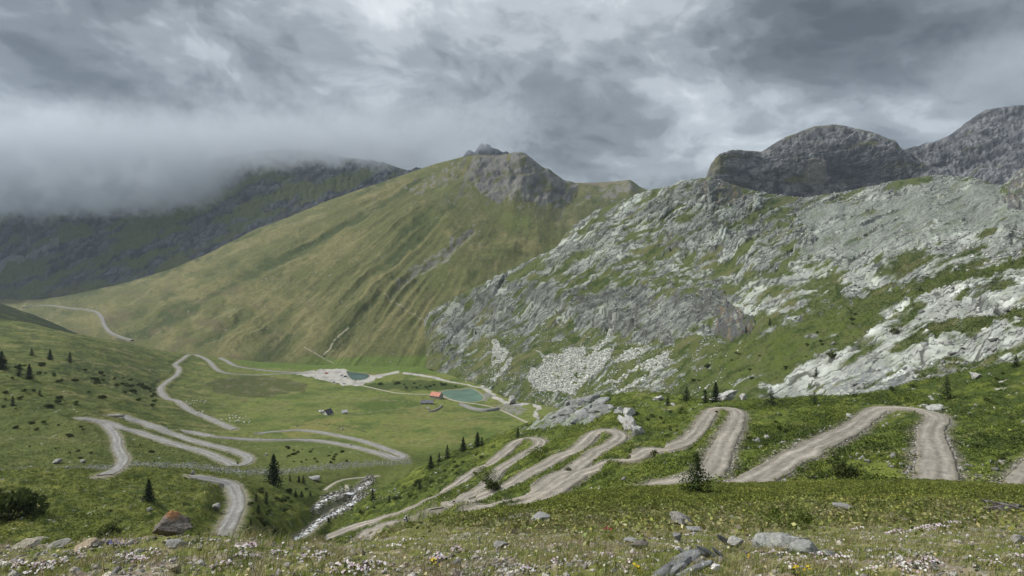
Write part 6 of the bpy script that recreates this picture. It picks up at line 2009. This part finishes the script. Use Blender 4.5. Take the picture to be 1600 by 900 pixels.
PX = knoll.P
gmask = smooth(-0.2, 0.35, fbm(knoll.X * 2.2, knoll.D * 2.2, 4, 601) + 0.15 - 0.22 * (1 - smooth(200, 420, knoll.P)))
near = 1 - smooth(9, 20, knoll.D)
def taller(p):
    px = p[:, 0] / p[:, 1] * F + 800
    return 1 + 0.9 * np.exp(-((px - 380) / 130) ** 2) + 0.4 * np.exp(-((px - 930) / 160) ** 2) + 0.4 * np.exp(-((px - 1180) / 120) ** 2)
blades('grass', (gmask * 0.9 + 0.1) * near, 70000, 0.02, 0.06, 0.0021, [(0.11, 0.155, 0.03), (0.16, 0.20, 0.045), (0.23, 0.24, 0.07), (0.33, 0.295, 0.14), (0.15, 0.165, 0.045)], 'short grass growing on the foreground knoll', 51, 0.6, taller)
blades('dry_grass', smooth(0.0, 0.35, fbm(knoll.X * 1.4, knoll.D * 1.4, 4, 603)) * near, 15000, 0.04, 0.10, 0.0016, [(0.34, 0.30, 0.17), (0.27, 0.225, 0.12), (0.22, 0.16, 0.09), (0.40, 0.36, 0.24)], 'dry straw coloured grass on the foreground knoll', 52, 0.6, taller, 0.8)
blades('grass', smooth(8, 11, knoll.D) * (1 - smooth(18, 34, knoll.D)) * smooth(-0.2, 0.2, fbm(knoll.X * 0.4, knoll.D * 0.3, 3, 292)), 26000, 0.07, 0.17, 0.006, [(0.085, 0.12, 0.025), (0.13, 0.15, 0.04), (0.20, 0.185, 0.08)], 'taller grass in the heath', 53, 1.0)


OV = np.array([(1, 0, 0), (-1, 0, 0), (0, 1, 0), (0, -1, 0), (0, 0, 1), (0, 0, -1)], float)
OF = np.array([(0, 2, 4), (2, 1, 4), (1, 3, 4), (3, 0, 4), (2, 0, 5), (1, 2, 5), (3, 1, 5), (0, 3, 5)])


def rubble(name, L, mask, n, smin, smax, tones, label, seed, bias=1.0, skew=2.5):
    rng = np.random.default_rng(seed)
    p, c, r, cc = scatter(L, mask, n, rng, bias)
    sz = smin + (smax - smin) * rng.random(n) ** skew
    j = OV[None] * (0.6 + 0.6 * rng.random((n, 6, 1))) + rng.normal(0, 0.24, (n, 6, 3))
    j[..., 2] *= 0.7
    v = p[:, None, :] + j * sz[:, None, None] * 0.6 + np.array((0, 0, 1.0)) * (sz * 0.12)[:, None, None]
    f = (np.arange(n)[:, None, None] * 6 + OF[None]).reshape(-1, 3)
    t = np.array(tones)[rng.integers(0, len(tones), n)] * np.exp(rng.normal(0, 0.22, n))[:, None]
    o = mesh_obj(name, v.reshape(-1, 3), f, far_stone_m, None, False, np.repeat(t, 6, 0))
    tag(o, label, None, None, 'stuff')


GREYS = [(0.36, 0.37, 0.34), (0.28, 0.285, 0.265), (0.44, 0.445, 0.41), (0.19, 0.19, 0.18)]
rubble('talus_blocks', rock, rock.talus, 12000, 0.7, 3.2, [(0.44, 0.455, 0.41), (0.34, 0.35, 0.315), (0.50, 0.51, 0.465), (0.24, 0.245, 0.225)], 'pale blocks of the talus at the foot of the rock slope', 61, 0.6)
rubble('scree_blocks', rock, rock.scr, 5000, 0.7, 2.2, [(0.25, 0.275, 0.24), (0.18, 0.195, 0.17), (0.31, 0.335, 0.295)], 'loose blocks on the grey scree under the dome', 62, 0.8)
rubble('slope_blocks', rock, rock.rockm * (1 - rock.scr), 9000, 0.5, 3.0, GREYS, 'loose blocks on the ledges of the rock slope', 63, 1.2)
rubble('slope_blocks', rock, rock.low * smooth(-0.05, 0.3, fbm(rock.P / 12 + rock.Q / 20, rock.Q / 30, 4, 296)) * (1 - rock.talus), 6000, 0.4, 2.4, GREYS, 'fallen blocks trailing through the grass below the cliffs', 69, 0.9, 3.5)
gdv = polydist(valley.P, valley.Q, [(-60, 741), (0, 738), (120, 736), (200, 730), (300, 731), (380, 738), (440, 738), (500, 731), (560, 725), (640, 722)])
rubble('river_stones', valley, (1 - smooth(1, 6, gdv + 3 * fbm(valley.P / 15, valley.Q / 4, 3, 651))) * (1 - valley.road) * (valley.D > 200), 2600, 0.15, 0.8, [(0.24, 0.245, 0.235), (0.17, 0.172, 0.165), (0.33, 0.335, 0.32)], 'grey stones of the dry gravel bed', 64, 0.5)
sd = polydist(valley.P, valley.Q, [(578, 750), (562, 764), (545, 771), (514, 777), (492, 794)])
sd = np.minimum(sd, polydist(valley.P, valley.Q, [(566, 776), (544, 790), (510, 807), (486, 826), (446, 848)]))
rubble('stream_stones', valley, (1 - smooth(3, 11, sd)) * smooth(0.2, 1.4, sd), 2200, 0.2, 1.4, [(0.20, 0.19, 0.16), (0.13, 0.12, 0.10), (0.27, 0.26, 0.23)], 'rocks beside and in the white stream', 65, 0.5)
edge = lambda L: smooth(0.02, 0.25, L.road) * (1 - smooth(0.55, 0.95, L.road))
rubble('roadside_stones', hillside, edge(hillside) + 0.02 * (hillside.road > 0.9), 9000, 0.06, 0.42, [(0.30, 0.28, 0.25), (0.20, 0.185, 0.165), (0.37, 0.355, 0.33)], 'stones pushed to the edges of the gravel track', 66, 0.8)
rubble('heath_stones', hillside, smooth(0.1, 0.4, fbm(hillside.X / 14, hillside.D / 20, 3, 641)) * (1 - hillside.road), 1500, 0.12, 1.1, [(0.34, 0.33, 0.30), (0.26, 0.25, 0.235)], 'pale stones scattered through the heath', 67, 1.0, 4)

rubble('knoll_stones', knoll, (1.1 - gmask) * (1 - smooth(6.5, 10, knoll.D)), 1100, 0.015, 0.075, [(0.42, 0.39, 0.33), (0.30, 0.285, 0.26), (0.52, 0.49, 0.44), (0.36, 0.29, 0.22)], 'stones lying in the bare patches of the knoll', 68, 0.7, 3)
# pebbles
rng0 = np.random.default_rng(71)
bare = (1 - gmask * 0.8) * (1 - smooth(7, 11, knoll.D))
patch = inpoly(knoll.P + 8 * fbm(knoll.P / 20, knoll.Q / 12, 3, 611), knoll.Q, [(700, 905), (715, 876), (790, 870), (830, 905)])
p, c, r, cc = scatter(knoll, np.clip(bare * 0.5 + 3.0 * patch, 0, None), 13000, rng0, 0.8)
ov = np.array([(1, 0, 0), (-1, 0, 0), (0, 1, 0), (0, -1, 0), (0, 0, 1), (0, 0, -1)], float)
of = np.array([(0, 2, 4), (2, 1, 4), (1, 3, 4), (3, 0, 4), (2, 0, 5), (1, 2, 5), (3, 1, 5), (0, 3, 5)])
n = len(p)
sz = 0.004 + 0.017 * rng0.random(n) ** 2.2
jit = ov[None] * (0.6 + 0.7 * rng0.random((n, 6, 1))) + rng0.normal(0, 0.22, (n, 6, 3))
jit[..., 2] *= 0.65
v = p[:, None, :] + jit * sz[:, None, None] + np.array((0, 0, 0.004))
f = (np.arange(n)[:, None, None] * 6 + of[None]).reshape(-1, 3)
pc = np.array([(0.36, 0.33, 0.28), (0.25, 0.235, 0.21), (0.50, 0.47, 0.42), (0.17, 0.15, 0.125)])[rng0.integers(0, 4, n)] * np.exp(rng0.normal(0, 0.2, n))[:, None]
o = mesh_obj('pebbles', v.reshape(-1, 3), f, stone_m, None, False, np.repeat(pc, 6, 0))
tag(o, 'loose pebbles and chips of stone on the bare soil', None, None, 'stuff')


def blossoms(pos, rad, cols, rng):
    n = len(pos)
    a = np.arange(6) * math.pi / 3
    base = np.stack([np.cos(a), np.sin(a), 0.25 + 0 * a], -1)
    nrm = np.stack([rng.normal(0, 0.35, n), rng.normal(-0.35, 0.35, n), np.ones(n)], -1); nrm /= np.linalg.norm(nrm, axis=1)[:, None]
    t1 = np.cross(nrm, [1.0, 0.2, 0]); t1 /= np.linalg.norm(t1, axis=1)[:, None]; t2 = np.cross(nrm, t1)
    ring = base[None, :, 0:1] * t1[:, None] + base[None, :, 1:2] * t2[:, None] + base[None, :, 2:3] * nrm[:, None]
    ring = ring * (1 + 0.25 * (np.arange(6) % 2))[None, :, None] * rad[:, None, None] + pos[:, None]
    v = np.concatenate([pos[:, None], ring], 1).reshape(-1, 3)
    b = np.arange(n)[:, None] * 7
    f = np.concatenate([b + [0, 1 + i, 1 + (i + 1) % 6] for i in range(6)], 1).reshape(-1, 3)
    return v, f, np.repeat(cols, 7, 0)


PINKS = np.array([(0.72, 0.68, 0.68), (0.62, 0.50, 0.56), (0.78, 0.77, 0.75), (0.55, 0.40, 0.48)])
YEL = np.array([(0.72, 0.55, 0.03), (0.65, 0.45, 0.02)])
BLU = np.array([(0.16, 0.14, 0.42), (0.25, 0.20, 0.50)])
# single blossoms everywhere
rng0 = np.random.default_rng(81)
fm = smooth(0.0, 0.4, fbm(knoll.X * 1.7, knoll.D * 1.7, 4, 621)) * (1 - smooth(7, 10, knoll.D)) + 0.15 * (1 - smooth(7, 10, knoll.D))
p, c, r, cc = scatter(knoll, fm, 420, rng0, 0.8)
p[:, 2] += rng0.uniform(0.015, 0.06, len(p))
v, f, c = blossoms(p, rng0.uniform(0.004, 0.0095, len(p)), np.array([(0.74, 0.72, 0.66), (0.70, 0.62, 0.62), (0.62, 0.55, 0.30)])[rng0.integers(0, 3, len(p))], rng0)
o = mesh_obj('wild_flowers', v, f, petal_m, None, False, c)
tag(o, 'tiny white flowers scattered through the foreground turf', None, None, 'stuff')


def flower_clump(px, py, wpx, n, cols, label, group=None, seed=0, rad=0.008, tall=0.03):
    rng = np.random.default_rng(seed)
    p = knoll.pick(px, py)
    w = wpx / F * p[1] * 0.5
    root = empty('flower_clump', p)
    tag(root, label, 'flowers', group)
    def spots(k, lo, hi):
        a = rng.random(k) * 2 * np.pi; q = np.sqrt(rng.random(k))
        x = np.cos(a) * q * w; y = np.sin(a) * q * w * 0.75
        z = np.array([knoll.height(p[0] + i, p[1] + j) - p[2] for i, j in zip(x, y)])
        return np.stack([x, y, z + rng.uniform(lo, hi, k) * (1.2 - q * q * 0.7)], -1)
    n = max(8, int(n * 0.40))
    s = spots(n, tall * 0.7, tall * 1.4)
    v, f, c = blossoms(s, rad * rng.uniform(0.7, 1.25, n), cols[rng.integers(0, len(cols), n)], rng)
    mesh_obj('blossoms', v, f, petal_m, root, False, c)
    m = int(n * 1.6)
    s = spots(m, 0.0, tall)
    v, f, c = quads_cloud(s, np.full(m, 0.022) * (0.6 + 0.8 * rng.random(m)), 0.5, np.array([(0.05, 0.075, 0.02), (0.09, 0.11, 0.03), (0.12, 0.10, 0.05)])[rng.integers(0, 3, m)], rng, 0.8)
    mesh_obj('leaves', v, f, leaf_m, root, False, c)


GF = 'clumps of pale pink flowers on the knoll'
for i, (px, py, w, n) in enumerate([(52, 892, 60, 110), (20, 886, 34, 40), (88, 884, 40, 50), (196, 874, 44, 90), (215, 880, 34, 60), (240, 868, 26, 34), (118, 870, 30, 30), (372, 860, 26, 34), (393, 856, 34, 60), (386, 874, 48, 110), (352, 886, 40, 60),
                                  (436, 872, 44, 60), (486, 877, 54, 130), (506, 868, 34, 70), (548, 893, 66, 130), (585, 888, 44, 60), (636, 848, 30, 34), (620, 858, 34, 34), (684, 874, 34, 120), (716, 862, 26, 40), (828, 894, 34, 50), (870, 880, 34, 26),
                                  (948, 872, 30, 24), (1262, 876, 70, 90), (1236, 890, 50, 50), (1215, 868, 40, 40), (1340, 828, 20, 60), (1396, 834, 30, 60), (1414, 830, 34, 80), (1440, 827, 40, 110), (1462, 823, 44, 150), (1484, 819, 36, 110), (1505, 815, 38, 110),
                                  (1524, 811, 26, 60), (1312, 874, 26, 36), (1424, 888, 46, 90), (1450, 882, 40, 80), (1548, 886, 36, 30), (1585, 872, 30, 24), (1360, 896, 30, 30)]):
    d = knoll.pick(px, py)[1]
    flower_clump(px, py, w, n, PINKS, 'clump of pale pink and white flowers in the foreground turf', GF, 900 + i, 0.0068 * (d / 4.0) ** 0.6)
flower_clump(184, 856, 26, 34, BLU, 'clump of violet blue flowers beside the orange crested stone', None, 950, 0.006, 0.05)
for i, (px, py, w, n, lab) in enumerate([(1167, 878, 12, 16, 'small yellow flower cluster below the longest slab'), (1262, 897, 16, 20, 'right of two yellow flower clusters at the bottom edge'), (1243, 898, 14, 16, 'left of two yellow flower clusters at the bottom edge'),
                                         (994, 895, 16, 16, 'yellow flower cluster left of the slate ridge at the bottom edge'), (680, 886, 18, 20, 'yellow green flower cluster under the pink one')]):
    flower_clump(px, py, w * 0.8, n, YEL, lab, None, 960 + i, 0.0065, 0.04)
flower_clump(950, 830, 14, 26, np.array([(0.32, 0.03, 0.07), (0.25, 0.03, 0.06)]), 'single crimson flower cluster in the heath', None, 970, 0.012, 0.06)
